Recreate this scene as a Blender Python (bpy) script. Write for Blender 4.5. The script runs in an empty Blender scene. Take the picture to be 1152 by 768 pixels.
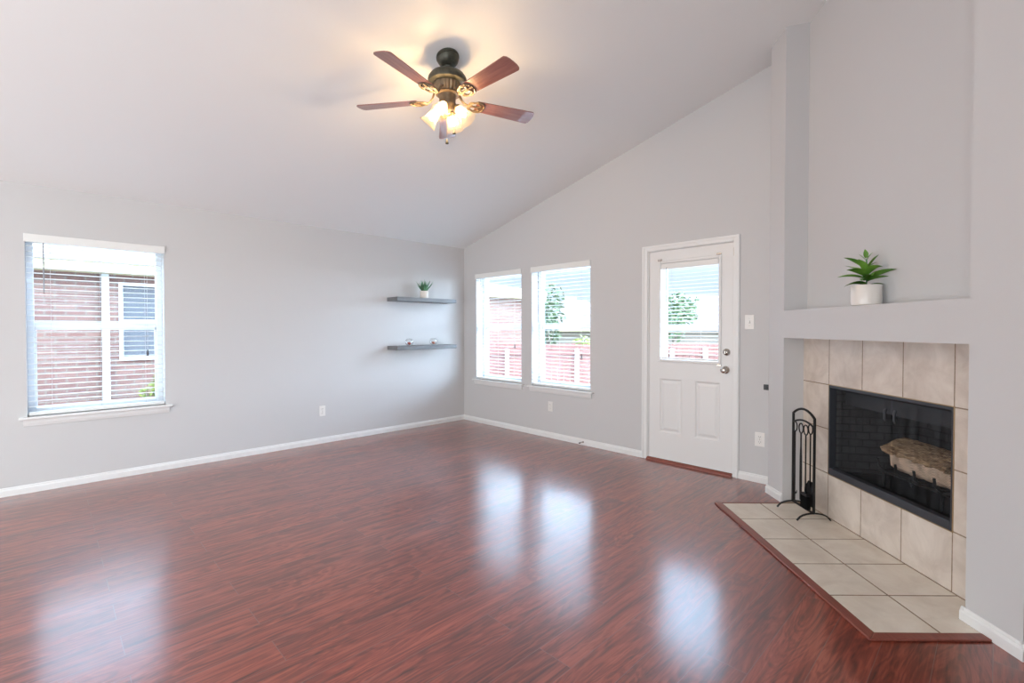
import bpy, bmesh, math, random
from mathutils import Vector, Matrix
random.seed(7)
scene = bpy.context.scene
col = scene.collection
PI = math.pi

# ------------------------------------------------------------------ camera, world, sun, lamps, exposure
cam_d = bpy.data.cameras.new('camera')
cam = bpy.data.objects.new('camera', cam_d); col.objects.link(cam)
cam_d.sensor_fit = 'HORIZONTAL'; cam_d.sensor_width = 36.0
cam_d.lens = 536.88 / 1152 * 36
cam_d.shift_y = -5.12 / 1152
cam_d.clip_start = 0.02; cam_d.clip_end = 300
YAW, PITCH, ROLL = 0.7976, 0.0169, -0.0008
F0 = Vector((-math.sin(YAW), math.cos(YAW), 0)); R0 = Vector((math.cos(YAW), math.sin(YAW), 0)); U0 = Vector((0, 0, 1))
F = F0 * math.cos(PITCH) - U0 * math.sin(PITCH); U = U0 * math.cos(PITCH) + F0 * math.sin(PITCH)
R = R0 * math.cos(ROLL) + U * math.sin(ROLL); U = -R0 * math.sin(ROLL) + U * math.cos(ROLL)
M = Matrix((R, U, -F)).transposed().to_4x4(); M.translation = Vector((5.375, -4.286, 1.296))
cam.matrix_world = M
scene.camera = cam

scene.view_settings.view_transform = 'Standard'
scene.view_settings.look = 'None'
scene.view_settings.gamma = 1.0
scene.view_settings.use_curve_mapping = False
scene.view_settings.exposure = 0.34
try:
    scene.cycles.use_denoising = True
    scene.cycles.max_bounces = 10; scene.cycles.diffuse_bounces = 5; scene.cycles.transparent_max_bounces = 24
    scene.cycles.sample_clamp_indirect = 4.0
except Exception:
    pass

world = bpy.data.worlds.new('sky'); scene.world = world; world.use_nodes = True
wn = world.node_tree.nodes; wl = world.node_tree.links
bg = wn['Background']
geo = wn.new('ShaderNodeTexCoord'); sep = wn.new('ShaderNodeSeparateXYZ'); ramp = wn.new('ShaderNodeValToRGB')
wl.new(geo.outputs['Generated'], sep.inputs[0]); wl.new(sep.outputs['Z'], ramp.inputs[0]); wl.new(ramp.outputs[0], bg.inputs['Color'])
ramp.color_ramp.elements[0].position = 0.0; ramp.color_ramp.elements[0].color = (0.72, 0.85, 1.0, 1)
ramp.color_ramp.elements[1].position = 0.6; ramp.color_ramp.elements[1].color = (0.50, 0.71, 1.0, 1)
stv = wn.new('ShaderNodeMapRange'); stv.interpolation_type = 'SMOOTHSTEP'      # horizon kept dim behind the blinds, sky boosted above to light the room
stv.inputs['From Min'].default_value = 0.10; stv.inputs['From Max'].default_value = 0.34
stv.inputs['To Min'].default_value = 0.95; stv.inputs['To Max'].default_value = 11.0
wl.new(sep.outputs['Z'], stv.inputs['Value']); 
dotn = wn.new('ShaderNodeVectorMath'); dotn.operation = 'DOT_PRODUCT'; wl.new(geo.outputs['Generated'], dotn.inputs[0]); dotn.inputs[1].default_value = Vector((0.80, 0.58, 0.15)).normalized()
lob = wn.new('ShaderNodeMapRange'); lob.interpolation_type = 'SMOOTHSTEP'      # bright lobe added to the unseen sky to light the left wall
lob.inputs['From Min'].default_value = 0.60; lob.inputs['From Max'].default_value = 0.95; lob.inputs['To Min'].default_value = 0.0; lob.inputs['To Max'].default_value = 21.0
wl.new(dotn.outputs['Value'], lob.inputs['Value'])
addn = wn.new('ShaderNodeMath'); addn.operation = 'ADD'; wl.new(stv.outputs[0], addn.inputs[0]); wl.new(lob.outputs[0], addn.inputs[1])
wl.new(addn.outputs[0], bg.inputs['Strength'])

def lamp(name, kind, loc, rot, energy, color=(1, 1, 1), **kw):
    d = bpy.data.lights.new(name, kind); d.energy = energy; d.color = color
    for k, v in kw.items(): setattr(d, k, v)
    o = bpy.data.objects.new(name, d); o.location = loc; o.rotation_euler = rot; col.objects.link(o)
    return o
sun = lamp('sun', 'SUN', (6, -8, 12), (0, 0, 0), 4.0, (1.0, 0.95, 0.88), angle=0.02)
sun.rotation_euler = Vector((-0.5, 0.5, -1.3)).to_track_quat('-Z', 'Y').to_euler()
# area fills added behind the camera to brighten the room
lamp('fill_right_behind', 'AREA', (5.88, -6.7, 1.45), (PI / 2, 0, PI / 2), 130, (0.88, 0.975, 0.985), shape='RECTANGLE', size=3.0, size_y=2.2)
lamp('fill_rear_behind', 'AREA', (2.9, -8.3, 0.9), (PI / 2 + math.radians(-6), 0, 0), 112, (0.92, 0.975, 0.985), shape='RECTANGLE', size=5.4, size_y=1.4)

# ------------------------------------------------------------------ shared dimensions
SL = 0.2522; H0 = 2.44
def ceil_z(x): return H0 + SL * x
FO = 2.7443; Q = math.sqrt(0.5)
RX = 5.94          # right wall
RY = -8.6          # rear wall

# ------------------------------------------------------------------ helpers
class MB:
    def __init__(self): self.bm = bmesh.new()
    def verts(self, pts): return [self.bm.verts.new(p) for p in pts]
    def face(self, pts):
        return self.bm.faces.new(self.verts(pts))
    def hexa(self, b, t):
        v = self.verts(list(b) + list(t)); f = self.bm.faces.new
        f((v[3], v[2], v[1], v[0])); f((v[4], v[5], v[6], v[7]))
        for i in range(4):
            j = (i + 1) % 4; f((v[i], v[j], v[j + 4], v[i + 4]))
    def box(self, x0, x1, y0, y1, z0, z1):
        self.hexa([(x0, y0, z0), (x1, y0, z0), (x1, y1, z0), (x0, y1, z0)], [(x0, y0, z1), (x1, y0, z1), (x1, y1, z1), (x0, y1, z1)])
        return self
    def prism(self, poly, z0, z1):
        """poly: list of (x,y); z0,z1 numbers or functions of (x,y)"""
        a = [(x, y, z0(x, y) if callable(z0) else z0) for x, y in poly]; b = [(x, y, z1(x, y) if callable(z1) else z1) for x, y in poly]
        va, vb = self.verts(a), self.verts(b); n = len(poly)
        self.bm.faces.new(va[::-1]); self.bm.faces.new(vb)
        for i in range(n):
            j = (i + 1) % n; self.bm.faces.new((va[i], va[j], vb[j], vb[i]))
        return self
    def extrude_profile(self, prof, p0, p1, up=Vector((0, 0, 1)), out=None):
        """prof: (out, up) pairs swept from p0 to p1"""
        p0, p1 = Vector(p0), Vector(p1); d = (p1 - p0).normalized(); o = out or d.cross(up)
        a = [p0 + o * u + up * w for u, w in prof]; b = [p1 + o * u + up * w for u, w in prof]
        va, vb = self.verts(a), self.verts(b); n = len(prof)
        self.bm.faces.new(va[::-1]); self.bm.faces.new(vb)
        for i in range(n):
            j = (i + 1) % n; self.bm.faces.new((va[i], va[j], vb[j], vb[i]))
        return self
    def tube(self, pts, r, seg=10, caps=True, flat=None):
        pts = [Vector(p) for p in pts]; n = len(pts); rings = []
        ref = None
        for i, p in enumerate(pts):
            t = (pts[min(i + 1, n - 1)] - pts[max(i - 1, 0)]).normalized()
            if ref is None:
                ref = Vector((0, 0, 1)) if abs(t.z) < 0.9 else Vector((1, 0, 0))
            a = (ref - t * ref.dot(t)).normalized(); b = t.cross(a); ref = a
            rr = r[i] if isinstance(r, (list, tuple)) else r
            fa, fb = flat if flat else (1, 1)
            rings.append(self.verts([p + a * rr * fa * math.cos(2 * PI * k / seg) + b * rr * fb * math.sin(2 * PI * k / seg) for k in range(seg)]))
        for i in range(n - 1):
            for k in range(seg):
                m = (k + 1) % seg
                self.bm.faces.new((rings[i][k], rings[i][m], rings[i + 1][m], rings[i + 1][k]))
        if caps:
            self.bm.faces.new(rings[0][::-1]); self.bm.faces.new(rings[-1])
        return self
    def lathe(self, prof, seg=32, mat=Matrix(), ripple=None):
        """prof: (r, z)"""
        rings = []
        for i, (r, z) in enumerate(prof):
            if r < 1e-6: rings.append(self.verts([mat @ Vector((0, 0, z))]))
            else:
                ring = []
                for k in range(seg):
                    a = 2 * PI * k / seg; rr = r * (1 + (ripple(i, a) if ripple else 0))
                    ring.append(mat @ Vector((rr * math.cos(a), rr * math.sin(a), z)))
                rings.append(self.verts(ring))
        for A, B in zip(rings, rings[1:]):
            if len(A) == 1 and len(B) == 1: continue
            for k in range(seg):
                m = (k + 1) % seg
                if len(A) == 1: self.bm.faces.new((A[0], B[m], B[k]))
                elif len(B) == 1: self.bm.faces.new((A[k], A[m], B[0]))
                else: self.bm.faces.new((A[k], A[m], B[m], B[k]))
        return self
    def build(self, name, mat, parent=None, smooth=False, bevel=0.0, segs=2, recalc=True, loc=None, rot=None, autosmooth=False):
        if recalc: bmesh.ops.recalc_face_normals(self.bm, faces=self.bm.faces[:])
        me = bpy.data.meshes.new(name); self.bm.to_mesh(me); self.bm.free()
        me.materials.append(mat)
        o = bpy.data.objects.new(name, me); col.objects.link(o)
        if smooth:
            for p in me.polygons: p.use_smooth = True
        if autosmooth:
            for p in me.polygons: p.use_smooth = True
            m = o.modifiers.new('edges', 'EDGE_SPLIT'); m.split_angle = math.radians(35)
        if bevel:
            m = o.modifiers.new('bevel', 'BEVEL'); m.width = bevel; m.segments = segs; m.limit_method = 'ANGLE'; m.angle_limit = math.radians(40)
        if parent: o.parent = parent
        if loc: o.location = loc
        if rot: o.rotation_euler = rot
        return o

def empty(name, loc, rz=0.0, rot=None):
    o = bpy.data.objects.new(name, None); o.empty_display_size = 0.05; col.objects.link(o)
    o.location = loc; o.rotation_euler = rot or (0, 0, rz)
    return o
def tag(o, label=None, cat=None, group=None, kind=None):
    if label: o['label'] = label
    if cat: o['category'] = cat
    if group: o['group'] = group
    if kind: o['kind'] = kind
    return o
def thing(name, loc, rz, label, cat, group=None): return tag(empty(name, loc, rz), label, cat, group)
def struct(o): o['kind'] = 'structure'; return o
def copy_tree(o, parent=None):
    c = o.copy(); col.objects.link(c)
    if parent: c.parent = parent; c.matrix_parent_inverse = o.matrix_parent_inverse
    for ch in list(o.children): copy_tree(ch, c)
    return c
def fw(x, o, z=0.0):
    """fireplace frame: x along the face (to the right), o into the wall"""
    n = FO + o; t = -x
    return Vector(((n - t) * Q, (n + t) * Q, z))
def fceil(x, o): return ceil_z((FO + o + x) * Q)
FROT = -PI / 4
FORG = fw(0, 0, 0)

# ------------------------------------------------------------------ materials
def nodes(name):
    m = bpy.data.materials.new(name); m.use_nodes = True
    return m, m.node_tree.nodes, m.node_tree.links, m.node_tree.nodes['Principled BSDF']
def mat(name, c, rough=0.5, metal=0.0, spec=0.5, noise=None, bump=None, coat=0.0, coords='Object'):
    m, n, l, b = nodes(name)
    b.inputs['Base Color'].default_value = (*c, 1); b.inputs['Roughness'].default_value = rough
    b.inputs['Metallic'].default_value = metal; b.inputs['Specular IOR Level'].default_value = spec
    b.inputs['Coat Weight'].default_value = coat
    tc = n.new('ShaderNodeTexCoord')
    if noise:
        scale, amt = noise
        t = n.new('ShaderNodeTexNoise'); t.inputs['Scale'].default_value = scale; t.inputs['Detail'].default_value = 6
        l.new(tc.outputs[coords], t.inputs['Vector'])
        r = n.new('ShaderNodeValToRGB'); l.new(t.outputs['Fac'], r.inputs[0])
        r.color_ramp.elements[0].position = 0.3; r.color_ramp.elements[1].position = 0.7
        r.color_ramp.elements[0].color = (*[max(0, v * (1 - amt)) for v in c], 1); r.color_ramp.elements[1].color = (*[min(1, v * (1 + amt)) for v in c], 1)
        l.new(r.outputs[0], b.inputs['Base Color'])
    if bump:
        scale, st, dist = bump
        t = n.new('ShaderNodeTexNoise'); t.inputs['Scale'].default_value = scale; t.inputs['Detail'].default_value = 3
        l.new(tc.outputs[coords], t.inputs['Vector'])
        bp = n.new('ShaderNodeBump'); bp.inputs['Strength'].default_value = st; bp.inputs['Distance'].default_value = dist
        l.new(t.outputs['Fac'], bp.inputs['Height']); l.new(bp.outputs[0], b.inputs['Normal'])
    return m
def wood_mat(name, c1, c2, axis='X', scale=6.0, rough=0.4, coat=0.0):
    m, n, l, b = nodes(name)
    tc = n.new('ShaderNodeTexCoord'); mp = n.new('ShaderNodeMapping'); l.new(tc.outputs['Object'], mp.inputs[0])
    s = {'X': (0.08, 1, 1), 'Y': (1, 0.08, 1), 'Z': (1, 1, 0.08)}[axis]
    mp.inputs['Scale'].default_value = s
    t = n.new('ShaderNodeTexNoise'); t.inputs['Scale'].default_value = scale * 8; t.inputs['Detail'].default_value = 8; t.inputs['Roughness'].default_value = 0.7
    l.new(mp.outputs[0], t.inputs['Vector'])
    r = n.new('ShaderNodeValToRGB'); l.new(t.outputs['Fac'], r.inputs[0])
    r.color_ramp.elements[0].position = 0.35; r.color_ramp.elements[1].position = 0.65
    r.color_ramp.elements[0].color = (*c1, 1); r.color_ramp.elements[1].color = (*c2, 1)
    l.new(r.outputs[0], b.inputs['Base Color']); b.inputs['Roughness'].default_value = rough; b.inputs['Coat Weight'].default_value = coat
    return m

PAINT = mat('wall_paint', (0.60, 0.592, 0.598), 0.65, spec=0.25, bump=(240, 0.12, 0.004))
CEILM = mat('ceiling_paint', (0.85, 0.868, 0.872), 0.75, spec=0.2, bump=(160, 0.12, 0.004))
WHITE = mat('white_trim_paint', (0.80, 0.80, 0.80), 0.35)
DOORM = mat('white_door_paint', (0.78, 0.775, 0.775), 0.3, bump=(300, 0.05, 0.002))
VINYL = mat('white_vinyl', (0.80, 0.82, 0.84), 0.35)
SLAT = mat('white_blind_slat', (0.82, 0.82, 0.81), 0.4)
CORD = mat('blind_cord', (0.62, 0.62, 0.62), 0.7)
WAND = mat('blind_wand', (0.30, 0.31, 0.34), 0.25)
TASSEL = mat('dark_tassel', (0.05, 0.04, 0.04), 0.5)
PLATE = mat('white_plastic', (0.82, 0.80, 0.78), 0.3)
SLOT = mat('dark_slot', (0.06, 0.06, 0.06), 0.5)
BLACKP = mat('black_plastic', (0.012, 0.013, 0.018), 0.4)
NICKEL = mat('satin_nickel', (0.55, 0.52, 0.48), 0.25, metal=1.0)
IRON = mat('black_iron', (0.010, 0.010, 0.011), 0.5, metal=0.3, bump=(300, 0.2, 0.002))
BRONZE = mat('antique_bronze', (0.060, 0.060, 0.046), 0.45, metal=0.4, noise=(30, 0.35))
BRASSY = mat('aged_brass', (0.17, 0.125, 0.08), 0.42, metal=0.5, noise=(40, 0.3))
SHELFM = wood_mat('grey_shelf_wood', (0.125, 0.13, 0.14), (0.19, 0.195, 0.205), 'Y', 5, 0.5)
CERAM = mat('white_ceramic', (0.80, 0.76, 0.72), 0.22)
SOIL = mat('potting_soil', (0.035, 0.025, 0.018), 0.9, bump=(120, 0.8, 0.01))
BRASS = mat('brass_edge', (0.42, 0.30, 0.17), 0.4, metal=0.7)

def floor_mat():
    m, n, l, b = nodes('mahogany_laminate')
    tc = n.new('ShaderNodeTexCoord'); sp = n.new('ShaderNodeSeparateXYZ'); l.new(tc.outputs['Object'], sp.inputs[0])
    ax = n.new('ShaderNodeMath'); ax.operation = 'ADD'; ax.inputs[1].default_value = -3.758 + 0.161 * 40; l.new(sp.outputs['X'], ax.inputs[0])
    cb = n.new('ShaderNodeCombineXYZ'); l.new(sp.outputs['Y'], cb.inputs[0]); l.new(ax.outputs[0], cb.inputs[1])
    br = n.new('ShaderNodeTexBrick'); l.new(cb.outputs[0], br.inputs['Vector'])
    br.offset = 0.37; br.offset_frequency = 2; br.squash = 1.0
    br.inputs['Scale'].default_value = 1.0; br.inputs['Brick Width'].default_value = 1.21; br.inputs['Row Height'].default_value = 0.161
    br.inputs['Mortar Size'].default_value = 0.0011; br.inputs['Mortar Smooth'].default_value = 0.1
    br.inputs['Color1'].default_value = (0, 0, 0, 1); br.inputs['Color2'].default_value = (1, 1, 1, 1); br.inputs['Mortar'].default_value = (0.5, 0.5, 0.5, 1)
    # grain coordinates, shifted plank by plank
    sx = n.new('ShaderNodeMath'); sx.operation = 'MULTIPLY'; sx.inputs[1].default_value = 37.0; l.new(br.outputs['Color'], sx.inputs[0])
    off = n.new('ShaderNodeCombineXYZ'); l.new(sx.outputs[0], off.inputs[0]); l.new(sx.outputs[0], off.inputs[2])
    va = n.new('ShaderNodeVectorMath'); va.operation = 'ADD'; l.new(tc.outputs['Object'], va.inputs[0]); l.new(off.outputs[0], va.inputs[1])
    mp = n.new('ShaderNodeMapping'); mp.inputs['Scale'].default_value = (1.0, 0.04, 1.0); l.new(va.outputs[0], mp.inputs[0])
    n1 = n.new('ShaderNodeTexNoise'); n1.inputs['Scale'].default_value = 42; n1.inputs['Detail'].default_value = 9; n1.inputs['Roughness'].default_value = 0.68; n1.inputs['Distortion'].default_value = 0.5
    l.new(mp.outputs[0], n1.inputs['Vector'])
    mp2 = n.new('ShaderNodeMapping'); mp2.inputs['Scale'].default_value = (1.0, 0.16, 1.0); l.new(va.outputs[0], mp2.inputs[0])
    n2 = n.new('ShaderNodeTexNoise'); n2.inputs['Scale'].default_value = 9; n2.inputs['Detail'].default_value = 4; n2.inputs['Distortion'].default_value = 1.2
    l.new(mp2.outputs[0], n2.inputs['Vector'])
    wv = n.new('ShaderNodeMath'); wv.operation = 'MULTIPLY'; wv.inputs[1].default_value = 55.0; l.new(n2.outputs['Fac'], wv.inputs[0])
    sn = n.new('ShaderNodeMath'); sn.operation = 'SINE'; l.new(wv.outputs[0], sn.inputs[0])
    s2 = n.new('ShaderNodeMath'); s2.operation = 'MULTIPLY_ADD'; s2.inputs[1].default_value = 0.075; s2.inputs[2].default_value = 0.0; l.new(sn.outputs[0], s2.inputs[0])
    ad = n.new('ShaderNodeMath'); ad.operation = 'ADD'; l.new(n1.outputs['Fac'], ad.inputs[0]); l.new(s2.outputs[0], ad.inputs[1])
    r = n.new('ShaderNodeValToRGB'); l.new(ad.outputs[0], r.inputs[0]); e = r.color_ramp.elements
    e[0].position = 0.26; e[0].color = (0.065, 0.012, 0.008, 1); e[1].position = 0.78; e[1].color = (0.40, 0.095, 0.053, 1)
    x = e.new(0.5); x.color = (0.215, 0.040, 0.022, 1)
    hv = n.new('ShaderNodeHueSaturation'); l.new(r.outputs[0], hv.inputs['Color'])
    vr = n.new('ShaderNodeMapRange'); vr.inputs['To Min'].default_value = 0.86; vr.inputs['To Max'].default_value = 1.14; l.new(br.outputs['Color'], vr.inputs['Value']); l.new(vr.outputs[0], hv.inputs['Value'])
    mx = n.new('ShaderNodeMixRGB'); l.new(br.outputs['Fac'], mx.inputs[0]); l.new(hv.outputs[0], mx.inputs[1]); mx.inputs[2].default_value = (0.20, 0.10, 0.085, 1)
    l.new(mx.outputs[0], b.inputs['Base Color'])
    b.inputs['Roughness'].default_value = 0.19; b.inputs['IOR'].default_value = 1.5; b.inputs['Specular IOR Level'].default_value = 0.4
    b.inputs['Coat Weight'].default_value = 1.0; b.inputs['Coat IOR'].default_value = 1.6; b.inputs['Coat Roughness'].default_value = 0.17
    rr = n.new('ShaderNodeMapRange'); rr.inputs['To Min'].default_value = 0.30; rr.inputs['To Max'].default_value = 0.42; l.new(n1.outputs['Fac'], rr.inputs['Value']); l.new(rr.outputs[0], b.inputs['Roughness'])
    # each plank lies very slightly out of level
    nm = n.new('ShaderNodeVectorMath'); nm.operation = 'NORMALIZE'
    tx = n.new('ShaderNodeMapRange'); tx.inputs['To Min'].default_value = -0.006; tx.inputs['To Max'].default_value = 0.006; l.new(br.outputs['Color'], tx.inputs['Value'])
    cn = n.new('ShaderNodeCombineXYZ'); l.new(tx.outputs[0], cn.inputs[0]); cn.inputs[2].default_value = 1.0; l.new(cn.outputs[0], nm.inputs[0])
    l.new(nm.outputs[0], b.inputs['Normal']); l.new(nm.outputs[0], b.inputs['Coat Normal'])
    return m
FLOORM = floor_mat()
TRIMWOOD = wood_mat('mahogany_trim', (0.18, 0.045, 0.030), (0.26, 0.075, 0.052), 'X', 6, 0.35)

def tile_mat(name='beige_ceramic_tile', c1=(0.50, 0.415, 0.345), c2=(0.71, 0.625, 0.545)):
    m, n, l, b = nodes(name)
    tc = n.new('ShaderNodeTexCoord')
    t = n.new('ShaderNodeTexNoise'); t.inputs['Scale'].default_value = 5.5; t.inputs['Detail'].default_value = 7; t.inputs['Roughness'].default_value = 0.62; t.inputs['Distortion'].default_value = 0.6
    l.new(tc.outputs['Object'], t.inputs['Vector'])
    r = n.new('ShaderNodeValToRGB'); l.new(t.outputs['Fac'], r.inputs[0]); e = r.color_ramp.elements
    e[0].position = 0.32; e[0].color = (*c1, 1); e[1].position = 0.68; e[1].color = (*c2, 1)
    l.new(r.outputs[0], b.inputs['Base Color']); b.inputs['Roughness'].default_value = 0.32
    return m
TILE = tile_mat(c1=(0.54, 0.455, 0.39), c2=(0.74, 0.66, 0.585))
HTILE = tile_mat('cream_hearth_tile', (0.66, 0.575, 0.475), (0.82, 0.75, 0.65))
GROUT = mat('grout', (0.30, 0.22, 0.155), 0.9, noise=(40, 0.2))

def pane_mat():
    m = bpy.data.materials.new('window_glass'); m.use_nodes = True; n = m.node_tree.nodes; l = m.node_tree.links
    n.remove(n['Principled BSDF'])
    tr = n.new('ShaderNodeBsdfTransparent'); tr.inputs[0].default_value = (0.95, 0.97, 0.97, 1); gl = n.new('ShaderNodeBsdfGlossy'); gl.inputs['Roughness'].default_value = 0.02
    mx = n.new('ShaderNodeMixShader'); mx.inputs[0].default_value = 0.05
    l.new(tr.outputs[0], mx.inputs[1]); l.new(gl.outputs[0], mx.inputs[2]); l.new(mx.outputs[0], n['Material Output'].inputs[0])
    return m
PANE = pane_mat()
def globe_mat():
    m = bpy.data.materials.new('clear_thin_glass'); m.use_nodes = True; n = m.node_tree.nodes; l = m.node_tree.links
    n.remove(n['Principled BSDF'])
    tr = n.new('ShaderNodeBsdfTransparent'); tr.inputs[0].default_value = (0.97, 0.97, 0.97, 1); gl = n.new('ShaderNodeBsdfGlossy'); gl.inputs['Roughness'].default_value = 0.03
    lw = n.new('ShaderNodeLayerWeight'); lw.inputs[0].default_value = 0.25
    mx = n.new('ShaderNodeMixShader'); l.new(lw.outputs['Facing'], mx.inputs[0])
    l.new(tr.outputs[0], mx.inputs[1]); l.new(gl.outputs[0], mx.inputs[2]); l.new(mx.outputs[0], n['Material Output'].inputs[0])
    return m
GLOBE = globe_mat()
def shade_mat():
    m = bpy.data.materials.new('clear_amber_tulip_glass'); m.use_nodes = True; n = m.node_tree.nodes; l = m.node_tree.links
    n.remove(n['Principled BSDF'])
    tr = n.new('ShaderNodeBsdfTransparent'); tr.inputs[0].default_value = (0.98, 0.92, 0.80, 1)
    tl = n.new('ShaderNodeBsdfTranslucent'); tl.inputs[0].default_value = (1.0, 0.84, 0.55, 1)
    gl = n.new('ShaderNodeBsdfPrincipled'); gl.inputs['Base Color'].default_value = (0.80, 0.70, 0.55, 1); gl.inputs['Roughness'].default_value = 0.12
    lw = n.new('ShaderNodeLayerWeight'); lw.inputs[0].default_value = 0.35
    mr = n.new('ShaderNodeMapRange'); mr.inputs['To Min'].default_value = 0.012; mr.inputs['To Max'].default_value = 0.16; l.new(lw.outputs['Facing'], mr.inputs['Value'])
    m1 = n.new('ShaderNodeMixShader'); m1.inputs[0].default_value = 0.05; l.new(tr.outputs[0], m1.inputs[1]); l.new(tl.outputs[0], m1.inputs[2])
    m2 = n.new('ShaderNodeMixShader'); l.new(mr.outputs[0], m2.inputs[0]); l.new(m1.outputs[0], m2.inputs[1]); l.new(gl.outputs[0], m2.inputs[2])
    l.new(m2.outputs[0], n['Material Output'].inputs[0])
    return m
SHADE = shade_mat()
def glow_mat(name, c, s):
    m = bpy.data.materials.new(name); m.use_nodes = True; n = m.node_tree.nodes; l = m.node_tree.links
    n.remove(n['Principled BSDF']); e = n.new('ShaderNodeEmission'); e.inputs[0].default_value = (*c, 1); e.inputs[1].default_value = s
    l.new(e.outputs[0], n['Material Output'].inputs[0]); return m
BULB = glow_mat('lit_bulb', (1.0, 0.68, 0.37), 190)
def screen_mat():
    m = bpy.data.materials.new('spark_screen_mesh'); m.use_nodes = True; n = m.node_tree.nodes; l = m.node_tree.links; b = n['Principled BSDF']
    b.inputs['Base Color'].default_value = (0.045, 0.047, 0.052, 1); b.inputs['Roughness'].default_value = 0.5; b.inputs['Metallic'].default_value = 0.4
    tr = n.new('ShaderNodeBsdfTransparent'); tc = n.new('ShaderNodeTexCoord')
    ck = n.new('ShaderNodeTexChecker'); ck.inputs['Scale'].default_value = 150; l.new(tc.outputs['Object'], ck.inputs['Vector'])
    mr = n.new('ShaderNodeMapRange'); mr.inputs['To Min'].default_value = 0.16; mr.inputs['To Max'].default_value = 0.44; l.new(ck.outputs['Fac'], mr.inputs['Value'])
    mx = n.new('ShaderNodeMixShader'); l.new(mr.outputs[0], mx.inputs[0]); l.new(tr.outputs[0], mx.inputs[1]); l.new(b.outputs[0], mx.inputs[2])
    l.new(mx.outputs[0], n['Material Output'].inputs[0]); return m
SCREEN = screen_mat()
def brick_mat(name, c1, c2, mortar, ax=('Y', 'Z'), w=0.20, h=0.075, ms=0.01, rough=0.8, off=(0, 0)):
    m, n, l, b = nodes(name)
    tc = n.new('ShaderNodeTexCoord'); sp = n.new('ShaderNodeSeparateXYZ'); l.new(tc.outputs['Object'], sp.inputs[0])
    cb = n.new('ShaderNodeCombineXYZ'); 
    if len(ax[0]) == 2:                       # walls that turn a corner: run the courses along x + y
        sm = n.new('ShaderNodeMath'); l.new(sp.outputs['X'], sm.inputs[0]); l.new(sp.outputs['Y'], sm.inputs[1]); l.new(sm.outputs[0], cb.inputs[0])
    else: l.new(sp.outputs[ax[0]], cb.inputs[0])
    l.new(sp.outputs[ax[1]], cb.inputs[1])
    br = n.new('ShaderNodeTexBrick'); l.new(cb.outputs[0], br.inputs['Vector']); br.inputs['Scale'].default_value = 1
    br.inputs['Brick Width'].default_value = w; br.inputs['Row Height'].default_value = h; br.inputs['Mortar Size'].default_value = ms; br.inputs['Bias'].default_value = -0.1
    br.inputs['Color1'].default_value = (*c1, 1); br.inputs['Color2'].default_value = (*c2, 1); br.inputs['Mortar'].default_value = (*mortar, 1)
    l.new(br.outputs['Color'], b.inputs['Base Color']); b.inputs['Roughness'].default_value = rough
    bp = n.new('ShaderNodeBump'); bp.inputs['Strength'].default_value = 0.5; bp.inputs['Distance'].default_value = 0.006; bp.invert = True; l.new(br.outputs['Fac'], bp.inputs['Height']); l.new(bp.outputs[0], b.inputs['Normal'])
    return m
REFRACT = brick_mat('black_firebrick', (0.030, 0.031, 0.034), (0.046, 0.046, 0.050), (0.010, 0.010, 0.011), ('XY', 'Z'), 0.10, 0.05, 0.004, 0.75)
NBRICK = brick_mat('pink_brick', (0.125, 0.052, 0.038), (0.165, 0.080, 0.058), (0.15, 0.112, 0.086))
def leaf_mat(name, c1, c2, rough=0.45):
    m, n, l, b = nodes(name)
    tc = n.new('ShaderNodeTexCoord'); t = n.new('ShaderNodeTexNoise'); t.inputs['Scale'].default_value = 9; l.new(tc.outputs['Object'], t.inputs['Vector'])
    r = n.new('ShaderNodeValToRGB'); l.new(t.outputs['Fac'], r.inputs[0]); r.color_ramp.elements[0].position = 0.35; r.color_ramp.elements[1].position = 0.65
    r.color_ramp.elements[0].color = (*c1, 1); r.color_ramp.elements[1].color = (*c2, 1)
    l.new(r.outputs[0], b.inputs['Base Color']); b.inputs['Roughness'].default_value = rough
    return m
LEAF = leaf_mat('broad_green_leaf', (0.045, 0.16, 0.016), (0.21, 0.42, 0.06))
ALOE = leaf_mat('succulent_leaf', (0.03, 0.13, 0.055), (0.17, 0.38, 0.20))

# ------------------------------------------------------------------ room shell
def cells(mb, us, holes, zs, place, top=None):
    """wall made of cells between the break points us / zs, leaving out holes; place(u,z,side) gives a point, top(u) the height of the last row"""
    def inside(u, z): return any(a < u < b and c < z < d for a, b, c, d in holes)
    for i in range(len(us) - 1):
        for j in range(len(zs)):
            u0, u1, z0 = us[i], us[i + 1], zs[j]
            last = j == len(zs) - 1
            za, zb = (top(u0), top(u1)) if last else (zs[j + 1], zs[j + 1])
            if inside((u0 + u1) / 2, z0 + 0.01): continue
            b = [place(u0, z0, 0), place(u1, z0, 0), place(u1, z0, 1), place(u0, z0, 1)]
            t = [place(u0, za, 0), place(u1, zb, 0), place(u1, zb, 1), place(u0, za, 1)]
            mb.hexa(b, t)
WT = 0.20
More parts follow.
